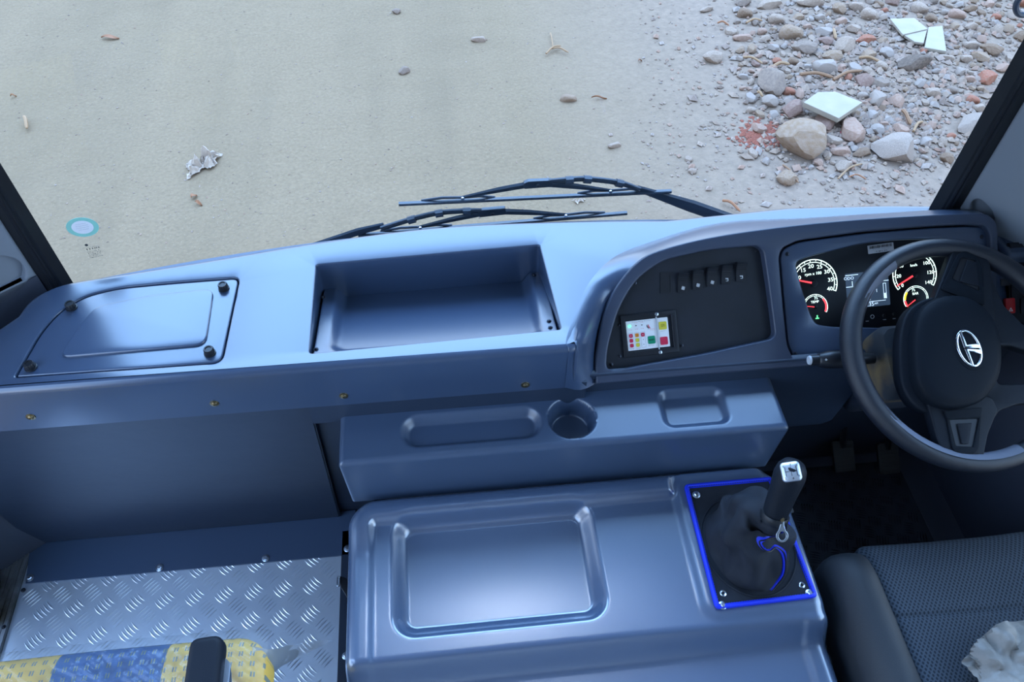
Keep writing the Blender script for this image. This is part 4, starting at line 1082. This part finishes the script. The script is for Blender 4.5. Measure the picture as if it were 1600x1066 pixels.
# ================================================================== GEAR LEVER AND BOOT
bt = thing('gear_lever_boot', (.51, .575, EZ), 'black fabric gear lever boot with bright blue piping on the engine cover', 'gear boot')
BZ = EZ+.0075
Q = [atz(a, b_, BZ+.004) for a, b_ in ((1070, 758), (1205, 746), (1277, 932), (1119, 951))]
qo = round_poly([(p.x, p.y) for p in Q], .008)
MB().plate([qo], BZ, BZ+.003).build('base_mat', 'boot fabric', bt)
MB().tube([(p[0], p[1], BZ+.0025) for p in shrink(qo, .003)], .0048, 8, closed=True, up=(0, 0, 1)).build('blue_piping', 'blue piping', bt)
b = MB(); st_ = shrink(qo, .0062)
L = []
for i in range(len(st_)):
    a, c = Vector(st_[i]), Vector(st_[(i+1) % len(st_)]); d = (c-a).length; k = max(1, int(d/.0045))
    for q_ in range(k):
        if k > 1 or i % 2: L.append((a.lerp(c, q_/k), (c-a).normalized()))
for p, t_ in L: b.box(-.0012, .0012, -.0004, .0004, BZ+.0055, BZ+.0066, Matrix.Translation((p.x, p.y, 0)) @ Matrix.Rotation(math.atan2(t_.y, t_.x), 4, 'Z'))
b.build('stitching', 'label black', bt)
for px, py in ((1088, 773), (1129, 946), (1265, 927)):
    p = atz(px, py, BZ+.004); bolt(bt, Vector((p.x, p.y, BZ+.003)), (0, 0, 1), .0058)
for px, py in ((1130, 927), (1253, 914)):
    p = atz(px, py, BZ+.004); MB().lathe([(.0028, 0), (.0055, 0), (.0058, .0008), (.0045, .0018), (.003, .0012), (.0028, 0)], Matrix.Translation((p.x, p.y, BZ+.003)), 20, cap=False).build('eyelet', 'steel', bt)
N0 = atz(1212, 800, .575); KT_ = atz(1239, 729, .66); B0 = atz(1168, 852, BZ)
ax = (KT_-N0).normalized()
cen = [B0, B0+Vector((0, .0, .012)), B0.lerp(N0, .18)+Vector((-.004, .0, .026)), B0.lerp(N0, .36)+Vector((-.010, .010, .026)), B0.lerp(N0, .58)+Vector((-.012, .014, .018)), B0.lerp(N0, .78)+Vector((-.008, .010, .006)), N0-ax*.022, N0-ax*.006]
rad = [.088, .082, .070, .058, .046, .036, .024, .0215]
cs = smooth_path(cen, n=7); rs = [p.x for p in smooth_path([Vector((r_, 0, 0)) for r_ in rad], n=7)]
NT = len(cs)
def bootp(i, a, off=0):
    c = cs[i]; t = i/(NT-1); r_ = rs[i]
    tdir = (cs[min(NT-1, i+1)]-cs[max(0, i-1)]).normalized(); tdir = tdir.lerp(Vector((0, 0, 1)), max(0, 1-t*1.6)).normalized() if t < .6 else tdir
    u_ = (Vector((1, 0, 0))-tdir*tdir.x).normalized(); w_ = tdir.cross(u_)
    k = 1+math.sin(math.pi*min(1, t*1.05))*(.13*math.sin(3*a+t*6)+.10*math.sin(5*a-t*9+1)+.05*math.sin(8*a+t*14))
    k += .05*math.sin(t*22+2*math.sin(a))*math.sin(math.pi*t)
    sy = 1.02-.1*t
    return c+(u_*math.cos(a)*r_*.86*k+w_*math.sin(a)*r_*sy*k)+(u_*math.cos(a)+w_*math.sin(a))*off
NA = 72
MB().loft([[bootp(i, 2*math.pi*k/NA) for k in range(NA)] for i in range(NT)]).build('fabric_gaiter', 'boot fabric', bt, sharp=70)
# stitched oval seam on the mat
MB().tube([(B0.x+.092*.9*math.cos(2*math.pi*k/48), B0.y+.092*1.05*math.sin(2*math.pi*k/48), BZ+.0035) for k in range(48)], .0018, 6, closed=True, up=(0, 0, 1)).build('seam', 'boot fabric', bt)
# zip along the gaiter
za = smooth_path([Vector((t, a, 0)) for t, a in ((.97, -1.0), (.86, -.75), (.76, -.70), (.64, -1.15), (.52, -1.75), (.42, -1.35), (.31, -.85), (.20, -.95), (.08, -1.35))], n=6)
def zr(off, w):
    rows = []
    for q_ in za:
        f_ = max(0, min(NT-1.001, q_.x*(NT-1))); i = int(f_); fr_ = f_-i; a = q_.y; dl = w/max(.02, rs[i])
        rows.append([bootp(i, a+s_*dl, off).lerp(bootp(i+1, a+s_*dl, off), fr_) for s_ in (-1, -.5, 0, .5, 1)])
    return rows
rows = zr(.0022, .005); rows2 = zr(.0002, .0055)
b = MB().loft(rows, False, False, False); b.loft(rows2, False, False, False); b.build('zip_tape', 'blue piping', bt, sharp=60)
b = MB().tube([r_[2] for r_ in zr(.0034, .001)], .0012, 6); b.build('zip_teeth', 'label black', bt)
zt = zr(.004, .005)[5][2]
# zip pull: facing the camera side
zp = thing('zip_pull', zt, 'x', 'x'); bpy.data.objects.remove(zp)
a0_ = on(1222, 812, zt+(EYE-zt).normalized()*.022, -fw); e1_ = on(1228, 847, zt+(EYE-zt).normalized()*.022, -fw)
FZ = frame(a0_, UP.cross(fw)*-1, (a0_-e1_)); Lz = (a0_-e1_).length
if (FZ.to_3x3() @ Vector((0, 0, 1))).dot(fw) > 0: FZ = FZ @ Matrix.Rotation(math.pi, 4, 'Y')
cz = -Lz*.72; rz_ = Lz*.27
outz = [(-.0028, .001), (.0028, .001), (.0032, -Lz*.25)]+[(rz_*math.sin(a), cz+rz_*1.05*math.cos(a)) for a in [R(x_) for x_ in range(35, 326, 15)]]+[(-.0032, -Lz*.25)]
holz = [(rz_*.62*math.sin(R(x_)), cz+rz_*.72*math.cos(R(x_))) for x_ in range(0, 360, 20)]
MB().plate([outz, holz], -.001, .001, FZ, bev=.0005).build('zip_pull', 'steel', bt)
MB().box(-.0032, .0032, -.004, .006, -.003, .0025, FZ).build('zip_slider', 'brass', bt, bevel=.0012)
gl_ = thing('gear_lever', N0, 'grey gear lever knob with silver shift pattern cap above the boot', 'gear lever')
def krings(prof, sx_=1, sy_=1):
    rings = []; m_ = Matrix.Translation(N0) @ ax.to_track_quat('Z', 'Y').to_matrix().to_4x4()
    return m_
L_ = (KT_-N0).length; mk = krings(None)
prof = [(.018, -.012), (.0205, 0), (.0215, L_*.15), (.0225, L_*.4), (.0245, L_*.65), (.0255, L_*.82), (.0235, L_*.95), (.018, L_*1.05), (.009, L_*1.10), (.001, L_*1.11)]
b = MB().lathe(prof, mk, 32); b.build('knob', 'leatherette', gl_, sharp=60)
MB().tube([B0+Vector((.02, 0, -.0)), N0], .009, 12).build('shaft', 'dark screw', gl_)
MB().lathe([(.0225, -.016), (.024, -.012), (.024, -.004), (.0225, -.001)], mk, 28).build('collar', 'rubber', gl_)
# shift pattern cap, on the camera/top side of the knob
kc = N0.lerp(KT_, .84); view = (EYE-kc).normalized(); cn = (view*.95+ax*.22).normalized()
FK = frame(kc+cn*.0225, (Vector((1, 0, 0))-cn*cn.x), ax-cn*ax.dot(cn))
b = MB(); rings = []
outk = rrect(-.0150, .0150, -.0155, .0155, .006)
for s_, z in ((1, -.004), (1, .0), (.93, .0018), (.6, .0030), (.01, .0033)): rings.append([(x*s_, y*s_, z-.35*(x*s_)**2*10) for x, y in outk])
cap_ = b.loft(rings, m=FK).build('shift_pattern_cap', 'cap silver', gl_, sharp=60)
b = MB()
for x in (-.0085, 0, .0085): b.box(x-.0004, x+.0004, -.0075, .0075, .0029, .0034, FK)
b.box(-.0085, .0085, -.0004, .0004, .0029, .0034, FK)
for x, y, s_ in ((-.0105, .0085, '1'), (-.0105, -.0105, '2'), (.001, .0105, '3'), (.001, -.0115, '4'), (.0105, .0085, '5'), (.0110, -.0085, 'R')): b.text(s_, .005, FK @ Matrix.Translation((x, y, .003)), .0003)
b.build('shift_pattern', 'dark screw', cap_)
# small floor bracket right of the boot
p = atz(1255, 799, .30)
fb = thing('floor_bracket', (.66, .72, 0), 'small grey steel bracket standing on the mat beside the gear lever', 'bracket')
MB().box(.632, .655, .70, .72, 0, .30).build('upright', 'dark trim', fb, bevel=.002)
MB().box(.620, .672, .675, .70, .290, .296).build('flange', 'steel', fb, bevel=.001)

# ================================================================== STEERING WHEEL
WA = R(24); WC = Vector((.893, .773, .675)); WR = .1965
FW = frame(WC, (1, 0, 0), (0, math.cos(WA), math.sin(WA))); WN = FW.to_3x3() @ Vector((0, 0, 1))
sw = thing('steering_wheel', WC, 'dark four-spoke steering wheel, turned sideways, with oval silver emblem on hub', 'steering wheel')
N = 96; ringp = [Vector((WR*math.cos(2*math.pi*k/N), WR*math.sin(2*math.pi*k/N), 0)) for k in range(N)]
b = MB(); rings = []
for k in range(N+1):
    a = 2*math.pi*k/N; d = Vector((math.cos(a), math.sin(a), 0)); rr = .0185+.0012*math.cos(2*a)
    rings.append([d*WR+d*math.cos(2*math.pi*j/18)*rr*.95+Vector((0, 0, 1))*math.sin(2*math.pi*j/18)*rr for j in range(18)])
b.loft(rings, True, False, False, FW); b.build('wheel_rim', 'wheel grip', sw, sharp=70)
FWi = FW.inverted()
def wp(px, py, h=0):
    q_ = FWi @ on(px, py, WC+WN*h, WN); return (q_.x, q_.y)
# smooth grip inlay ring on the inner side of the rim
b = MB(); rings = []
for k in range(41):
    a = R(118+170*k/40); d = Vector((math.cos(a), math.sin(a), 0)); rr = .0190
    rings.append([d*WR+d*math.cos(t)*rr*.95+Vector((0, 0, 1))*math.sin(t)*rr for t in (R(100), R(125), R(150), R(175), R(200))])
b.loft(rings, False, False, False, FW); b.build('grip_inlay', 'grip inlay', sw, sharp=70)
HZ_ = .012
hub_px = [(1441, 484), (1462, 466), (1490, 459), (1520, 464), (1545, 482), (1560, 505), (1568, 540), (1567, 580), (1552, 612), (1530, 630), (1490, 637), (1458, 627), (1438, 600), (1432, 565), (1432, 520)]
hub = [wp(a, b_, HZ_+.02) for a, b_ in hub_px]
hs = [(p.x, p.y) for p in smooth_path([Vector((*p, 0)) for p in hub], True, 3)]
b = MB(); hc = Vector((sum(p[0] for p in hs)/len(hs), sum(p[1] for p in hs)/len(hs)))
def hring(s_, z): return [(hc.x+(p[0]-hc.x)*s_, hc.y+(p[1]-hc.y)*s_, z) for p in hs]
b.loft([hring(1.0, -.012), hring(1.0, HZ_+.008), hring(.985, HZ_+.014), hring(.95, HZ_+.0185), hring(.8, HZ_+.022), hring(.5, HZ_+.0245), hring(.2, HZ_+.025), hring(.01, HZ_+.025)], m=FW)
b.build('horn_pad', 'hub plastic', sw, sharp=50)
# hub base: a little larger, showing left of the pad
hb = shrink(hs, -.006)
b = MB().plate([[(x-.009, y-.001) for x, y in hb]], -.022, .006, FW, bev=.005); b.build('hub_base', 'leatherette', sw)
def spoke(pxs, z0, z1, name='spoke', m='leatherette', bev=.003, holes=()):
    h = (z0+z1)/2
    o = round_poly([wp(a, b_, z1) for a, b_ in pxs], .006)
    hl = [round_poly([wp(a, b_, z1) for a, b_ in q_], .003) for q_ in holes]
    return MB().plate([o]+hl, z0, z1, FW, bev=bev).build(name, m, sw)
spoke([(1440, 505), (1459, 470), (1490, 388), (1503, 383), (1535, 392), (1548, 412), (1556, 500), (1545, 505)], -.010, .012)
spoke([(1538, 395), (1552, 440), (1570, 478), (1600, 508), (1665, 530), (1672, 560), (1620, 553), (1578, 540), (1548, 540)], -.012, .010)
spoke([(1548, 560), (1560, 600), (1600, 600), (1672, 590), (1660, 625), (1590, 632), (1562, 642), (1530, 690), (1520, 640)], -.012, .010)
spoke([(1428, 600), (1448, 625), (1466, 690), (1483, 722), (1536, 722), (1544, 680), (1560, 640), (1550, 620)], -.010, .012)
# control pods with recessed shapes on the two narrow spokes
def pod(outer, inner, tri, name='spoke_trim'):
    z = .012
    o = spoke(outer, z-.001, z+.003, name, 'chrome trim' if False else 'hub plastic', .0012, [inner])
    q_ = MB().plate([round_poly([wp(a, b_, z) for a, b_ in inner], .003)], z-.002, z+.0005, FW); q_.build('control_recess', 'black plastic', sw)
    MB().plate([round_poly([wp(a, b_, z+.003) for a, b_ in tri], .002)], z, z+.0035, FW, bev=.001).build('control_key', 'leatherette', sw)
pod([(1470, 452), (1497, 397), (1508, 392), (1527, 400), (1535, 418), (1539, 478)], [(1488, 436), (1502, 402), (1524, 406), (1531, 455)], [(1500, 440), (1512, 406), (1526, 410), (1530, 448)])
pod([(1478, 643), (1488, 700), (1495, 709), (1524, 709), (1530, 700), (1535, 640)], [(1483, 656), (1493, 697), (1521, 699), (1530, 654)], [(1496, 662), (1503, 694), (1514, 694), (1519, 661)])
MB().plate([round_poly([wp(a, b_, .016) for a, b_ in ((1475, 642), (1535, 637), (1533, 652), (1480, 655))], .003)], .012, .0165, FW, bev=.001).build('control_key', 'hub plastic', sw)
# emblem
ec_, rx_, ry_ = wp(1514.5, 544, HZ_+.027), None, None
lp_ = wp(1495.5, 544, HZ_+.027); tp_ = wp(1512, 514.5, HZ_+.027)
rx_ = abs(ec_[0]-lp_[0]); ry_ = abs(tp_[1]-ec_[1])
FE = FW @ Matrix.Translation((ec_[0], ec_[1], HZ_+.0242)) @ Matrix.Rotation(R(6), 4, 'Z')
b = MB(); MBr = MB()
b.plate([[(1.28*rx_*math.cos(R(a)), 1.16*ry_*math.sin(R(a))) for a in range(0, 360, 8)]], 0, .0012, FE, bev=.0005)
emb = b.build('emblem_dish', 'hub plastic', sw)
b = MB()
ell = lambda k, ex=0: [(k*rx_*math.cos(R(a)), (k if not ex else ex)*ry_*math.sin(R(a))) for a in range(0, 360, 6)]
b.plate([ell(1), ell(.80, .89)], .001, .0032, FE, bev=.0008)
b.plate([[(-.40*rx_, .92*ry_), (-.16*rx_, .95*ry_), (-.12*rx_, .18*ry_), (.85*rx_, .14*ry_), (.93*rx_, -.10*ry_), (-.42*rx_, .06*ry_)]], .001, .0034, FE, bev=.0004)
b.plate([[(-.42*rx_, .0*ry_), (-.1*rx_, -.03*ry_), (.90*rx_, -.19*ry_), (.80*rx_, -.42*ry_), (.2*rx_, -.22*ry_), (-.14*rx_, -.12*ry_), (-.12*rx_, -.93*ry_), (-.30*rx_, -.92*ry_)]], .001, .0034, FE, bev=.0004)
b.build('oval_emblem', 'chrome', emb)
# column
colm = thing('steering_column', WC-WN*.1, 'dusty steering column shroud with control stalk behind the steering wheel', 'steering column')
def csec(cx, wl, wr, hh, d, r_=.02): return [tuple(FW @ Vector((x, y, -d))) for x, y in rrect(cx-wl, cx+wr, -hh, hh, r_)]
b = MB().loft([csec(0, .112, .06, .060, .035), csec(0, .120, .065, .068, .050), csec(0, .116, .06, .064, .110), csec(-.0, .10, .05, .05, .128)])
b.build('upper_shroud', 'dusty shroud', colm, sharp=45)
b = MB().loft([csec(0, .095, .06, .055, .12), csec(0, .10, .07, .055, .20), csec(0, .08, .07, .05, .30)]); b.build('lower_shroud', 'column plastic', colm, sharp=45, bevel=0)
MB().tube([WC-WN*.02, WC-WN*.05], .045, 24).build('column_neck', 'black plastic', colm)
MB().tube([WC-WN*.28, WC-WN*.62], .02, 16).build('column_tube', 'dark screw', colm)
# stalk
s0 = on(1365, 560, WC-WN*.045, WN); s1 = on(1266, 563, WC-WN*.045, WN)
sp_ = [s0.lerp(s1, t) for t in (0, .25, .45, .7, .86, .88, 1.0)]
stk = MB().tube(sp_, [.010, .012, .0165, .0165, .0125, .010, .0095], 16).build('stalk', 'black plastic', colm)
MB().tube([s0.lerp(s1, .99), s0.lerp(s1, 1.03)], [.0092, .0075], 14).build('stalk_end_cap', 'grey print', stk)
b = MB()
for t in (.35, .48, .56, .66, .74):
    c_ = s0.lerp(s1, t)+(EYE-s0).normalized()*.0168; FT = frame(c_, (s0-s1), UP)
    if (FT.to_3x3() @ Vector((0, 0, 1))).dot(fw) > 0: FT = FT @ Matrix.Rotation(math.pi, 4, 'Y')
    b.box(-.0022, .0022, -.0008, .0004, -.0004, .0003, FT); b.box(-.0008, .0003, -.002, .002, -.0004, .0003, FT)
b.build('stalk_symbols', 'white print', stk)

# ================================================================== PEDALS
def pedal(px, py, w, h, label):
    p = atz(px, py, .12); t = thing('pedal', (p.x, p.y+.12, .05), label, 'pedal')
    fr_ = frame(p, (1, 0, 0), (0, .75, .55)); b = MB().plate([rrect(-w/2, w/2, -h/2, h/2, .006)], -.006, .004, fr_, bev=.002)
    for k in range(-3, 4):
        b.box(-w*.42, w*.42, k*h*.125-.0012, k*h*.125+.0012, .003, .0055, fr_)
    b.build('pad', 'rubber pad', t)
    MB().tube([p+Vector((0, .012, 0)), p+Vector((0, .07, .10)), p+Vector((0, .10, .30))], .008, 8).build('arm', 'dark screw', t)
pedal(1318, 713, .052, .075, 'rubber-faced clutch pedal left of the steering column')
pedal(1388, 716, .052, .075, 'rubber-faced brake pedal behind the steering wheel rim')

# ================================================================== DRIVER SEAT
ds = thing('driver_seat', (.88, .25, 0), 'dark grey driver seat cushion with woven fabric centre at lower right', 'seat')
def sbh(x, y):
    return .425+.018*math.sin(math.pi*max(0, min(1, (x-.636)/.10)))-.02*sstep(.47, .56, y)
b = MB(); hf(b, .640, .735, -.12, .540, sbh, .30, 24, 90, r=.030, edge=.040)
b.build('side_bolster', 'seat side', ds, sharp=70)
def sch(x, y):
    z = .432-.012*math.sin(math.pi*max(0, min(1, (x-.71)/.42)))-.028*sstep(.46, .56, y)**1.5
    z -= .005*math.exp(-((y-.405)/.004)**2); z += .002*noise.noise(Vector((x*9, y*9, 0)))
    return z
b = MB(); hf(b, .712, 1.145, -.12, .553, sch, .30, 100, 190, r=.025, edge=.022)
b.build('cushion', 'seat weave', ds, sharp=70)
b = MB().box(.70, 1.10, -.05, .42, .0, .31); b.build('seat_base', 'black plastic', ds, bevel=.01)
# grey crumpled plastic at lower right
b = MB(); n = 40; vs = []
pc = atz(1600, 1060, .45)
for j in range(n+1):
    for i in range(n+1):
        u_, v_ = i/n*2-1, j/n*2-1; x = pc.x+.02+u_*.115*(1+.25*noise.noise(Vector((v_*2, 0, 4)))); y = pc.y-.04+v_*.125*(1+.2*noise.noise(Vector((u_*2, 3, 4))))
        dm = max(0, 1-(u_*u_+v_*v_)*.55); z = .432+.05*dm**.8+.034*abs(noise.noise(Vector((x*24, y*24, 0))))+.016*abs(noise.noise(Vector((x*60, y*60, 2))))
        rr = math.hypot(u_, v_)
        if rr > 1: x = pc.x+.02+(x-pc.x-.02)/rr*max(abs(u_), abs(v_)); y = pc.y-.04+(y-pc.y+.04)/rr*max(abs(u_), abs(v_))
        vs.append((x, y, z))
b.add(vs, [(j*(n+1)+i, j*(n+1)+i+1, (j+1)*(n+1)+i+1, (j+1)*(n+1)+i) for j in range(n) for i in range(n)])
tag(b.build('crumpled_sheet', 'cloth grey', sharp=60), 'crumpled greyish plastic sheet lying on the driver seat', 'sheet')

# ================================================================== PASSENGER SEAT
PZ = .45
ps_ = thing('passenger_seat', (-.7, .2, 0), 'passenger seat in yellow and blue patterned fabric at lower left', 'seat')
def psh(x, y): return PZ+.006*math.sin(x*8)-.012*sstep(.40, .50, y)
b = MB(); hf(b, -1.0, -.338, -.10, .486, psh, .36, 120, 120, r=.05, edge=.03)
b.build('cushion', 'striped moquette', ps_, sharp=70)
MB().box(-.98, -.37, -.05, .42, .31, .365).build('seat_frame', 'dark trim', ps_, bevel=.01)
for x in (-.93, -.42):
    MB().box(x-.02, x+.02, .0, .30, .0, .32).build('leg', 'dark screw', ps_, bevel=.004)
a1, a2 = atz(322, 999, .62), atz(318, 1066, .62)
b = MB(); xw = .024
ar = [Vector((-.372, .418, 0)), Vector((-.374, .10, 0))]
o_ = round_poly([(-.398, .20), (-.3975, .418), (-.351, .421), (-.346, .20), (-.346, -.05), (-.398, -.05)], [.0, .012, .018, 0, .01, .01])
MB().plate([o_], .590, .622, bev=.009, res=4).build('armrest_pad', 'leatherette', ps_)
MB().loft([[(-.352, .395, .60), (-.342, .385, .60), (-.342, -.04, .60), (-.352, -.04, .60)], [(-.352, .33, .55), (-.342, .32, .55), (-.342, -.04, .55), (-.352, -.04, .55)]]).build('armrest_side', 'steel', ps_, bevel=.001)
MB().box(-.385, -.36, -.02, .03, .44, .595).build('armrest_post', 'dark screw', ps_, bevel=.003)
# clear plastic wrap over the cushion
def wr(x, y):
    z = psh(min(-.36, x), y)+.006
    return z
b = MB(); n1, n2 = 260, 130; vs = []
for j in range(n2+1):
    for i in range(n1+1):
        x = -.99+(.655)*i/n1; y = .10+.392*j/n2
        crease = abs(noise.noise(Vector(((x*1.0+y*1.4)*60, (y-x)*9, 1))))*.006+abs(noise.noise(Vector(((x-y*.6)*95, (y+x)*14, 5))))*.004
        e1_ = max(0, .03-(.486-y)); e2_ = max(0, x+.368)
        z = wr(x, y)+crease-(e1_**2*16)-(e2_**2*14); vs.append((x, y+.004, z))
b.add(vs, [(j*(n1+1)+i, j*(n1+1)+i+1, (j+1)*(n1+1)+i+1, (j+1)*(n1+1)+i) for j in range(n2) for i in range(n1)])
# loose flap spreading right over the floor plate
fl_ = []
b.cur = 1
n1, n2 = 40, 24
top_e = [atz(a, b_, z) for a, b_, z in ((395, 1012, .44), (425, 1015, .40), (460, 1008, .36), (500, 1003, .33), (520, 1001, .32))]
bot_e = [atz(a, b_, z) for a, b_, z in ((400, 1075, .40), (412, 1066, .36), (428, 1052, .34), (462, 1030, .33), (520, 1003, .32))]
te = smooth_path(top_e, n=10); be = smooth_path(bot_e, n=10); vs = []
for i, (a, c) in enumerate(zip(te, be)):
    for j in range(n2+1):
        p = a.lerp(c, j/n2); p.z += .012*abs(noise.noise(Vector((p.x*14, p.y*60, 2))))+.004*noise.noise(p*60); vs.append(tuple(p))
b.add(vs, [(i*(n2+1)+j, i*(n2+1)+j+1, (i+1)*(n2+1)+j+1, (i+1)*(n2+1)+j) for i in range(len(te)-1) for j in range(n2)])
tag(b.build('plastic_wrap', ['plastic film', 'film flap'], sharp=70, weld=False), 'clear crinkled plastic wrap over the yellow and blue seat', 'plastic wrap')

# ================================================================== WIPERS
def wiper(blade, clip, arm, thick, yy, label, ar_=.016):
    P_ = lambda q_, d=0: aty(q_[0], q_[1], yy+d)
    w = thing('windscreen_wiper', P_(thick[-1]), label, 'wiper', None)
    A, B_ = P_(blade[0]), P_(blade[1]); dirn = (B_-A).normalized()
    nb = 14; pts = [A.lerp(B_, k/nb) for k in range(nb+1)]
    for p in pts: p.y = yy-.004
    MB().tube(pts, .0042, 8, up=(0, 0, 1), sy=1.3).build('rubber_blade', 'wiper black', w)
    cl = P_(clip, -.008); f_ = FWf(cl, dirn)
    MB().plate([round_poly([(-.028, -.008), (-.030, .006), (-.020, .011), (.028, .011), (.030, -.006)], .003)], -.004, .006, f_, bev=.001).build('clip', 'wiper black', w)
    MB().lathe([(.004, .005), (.004, .008), (.003, .009)], f_, 14).build('rivet', 'dark screw', w)
    # yoke bridges from clip to blade
    for s_, ln in ((-1, (A-cl).length*.86), (1, (B_-cl).length*.86)):
        e_ = cl+dirn*s_*ln*.62; base = A+dirn*((e_-A).dot(dirn)); e_ = base+Vector((0, -.004, .010))
        b = MB().tube([cl+dirn*s_*.01, cl.lerp(e_, .5)+Vector((0, -.002, .004)), e_], [.0085, .0075, .004], 6, up=(0, 0, 1), sy=.6)
        yk = b.build('yoke', 'wiper black', w)
        for q_ in (-.30, .38):
            f0 = base+dirn*s_*ln*q_*.9; b = MB().tube([e_, e_.lerp(f0, .5)+Vector((0, -.001, .006)), f0+Vector((0, 0, .003))], .0030, 6); b.build('claw', 'wiper black', w)
        MB().lathe([(.0035, 0), (.0035, .003)], FWf(e_+Vector((0, -.004, .001)), dirn), 10).build('rivet', 'steel', w)
    ap = smooth_path([P_(q_, -.012) for q_ in arm], n=4)
    MB().tube(ap, .0038, 8).build('arm_rod', 'wiper black', w)
    MB().tube([p+Vector((0, .002, -.008)) for p in ap], .0030, 8).build('washer_hose', 'wiper black', w)
    for q_ in arm[1:-1]:
        c_ = P_(q_, -.012); i = arm.index(q_); dd = (P_(arm[i+1])-P_(arm[i-1])).normalized()
        MB().tube([c_-dd*.008+Vector((0, 0, -.004)), c_+dd*.008+Vector((0, 0, -.004))], .0085, 8).build('hose_clip', 'wiper black', w)
    t_ = [P_(q_, -.004) for q_ in thick]
    MB().tube(t_, [.0075]+[ar_]*(len(t_)-1), 8, up=(0, 1, 0), sx=.5).build('arm', 'wiper black', w)
    return w
def FWf(p, d): return frame(p, d, Vector((0, 0, 1))) if frame(p, d, Vector((0, 0, 1))).to_3x3().col[2].y < 0 else frame(p, -d, Vector((0, 0, 1)))
wiper([(623, 317), (1048, 297)], (840, 287), [(858, 282), (890, 279), (918, 278), (968, 284), (1000, 295)], [(995, 294), (1080, 322), (1160, 350)], 1.265, 'upper windscreen wiper with arm running down to the right')
wiper([(560, 366), (979, 331)], (769, 331), [(752, 328), (729, 328), (686, 331), (643, 341), (595, 356)], [(600, 352), (560, 362), (470, 392)], 1.265, 'lower windscreen wiper with arm running down to the left', .010)
# mirror stay loop at top right outside
b = MB().tube(smooth_path([aty(a, b_, 1.4) for a, b_ in ((1600, -8), (1591, 0), (1587, 12), (1592, 22), (1603, 22), (1615, 8))], n=5), .006, 8)
tag(b.build('mirror_bracket_loop', 'wiper black'), 'dark curved wire loop outside at the top right corner', 'loop')

# ================================================================== STICKERS ON THE GLASS
sp1 = aty(129, 355, wy(-.66)-.003)
def glass_frame(px, py):
    x = atz(px, py, .75).x
    for _ in range(4): p = aty(px, py, wy(x)-.0025); x = p.x
    sl_ = (wy(x+.01)-wy(x-.01))/.02
    return frame(p, (1, sl_, 0), (0, 0, 1))
G1 = glass_frame(129, 355)
stk_ = thing('round_sticker', G1.translation, 'round pale sticker with teal border on the windscreen at lower left', 'sticker')
el = lambda a_, b_: [(a_*math.cos(R(t)), b_*math.sin(R(t))) for t in range(0, 360, 10)]
MB().plate([el(.0265, .0225), el(.018, .0155)], 0, .0006, G1 @ Matrix.Rotation(R(-8), 4, 'Z')).build('teal_border', 'sticker teal', stk_)
MB().plate([el(.018, .0155)], 0, .0006, G1 @ Matrix.Rotation(R(-8), 4, 'Z')).build('white_centre', 'sticker white', stk_)
b = MB()
for k in range(4): b.box(-.012+.002*abs(k-1.5), .012-.002*abs(k-1.5), .008-k*.0045, .0085-k*.0045, .0006, .0008, G1)
b.build('printed_lines', 'grey print', stk_)
G2 = glass_frame(144, 392)
b = MB(); b.lathe([(.0028, 0), (.0028, .0003)], G2 @ Matrix.Translation((-.004, .016, 0)), 12)
scribble(b, .030, 1, G2 @ Matrix.Translation((0, .010, 0)), .003, .0010); scribble(b, .024, 1, G2 @ Matrix.Translation((.002, .0055, 0)), .004, .0040)
scribble(b, .022, 5, G2 @ Matrix.Translation((.002, -.008, 0)), .0038, .0020)
tag(b.build('etched_glass_mark', 'etching'), 'small black etched maker mark on the windscreen under the round sticker', 'mark')
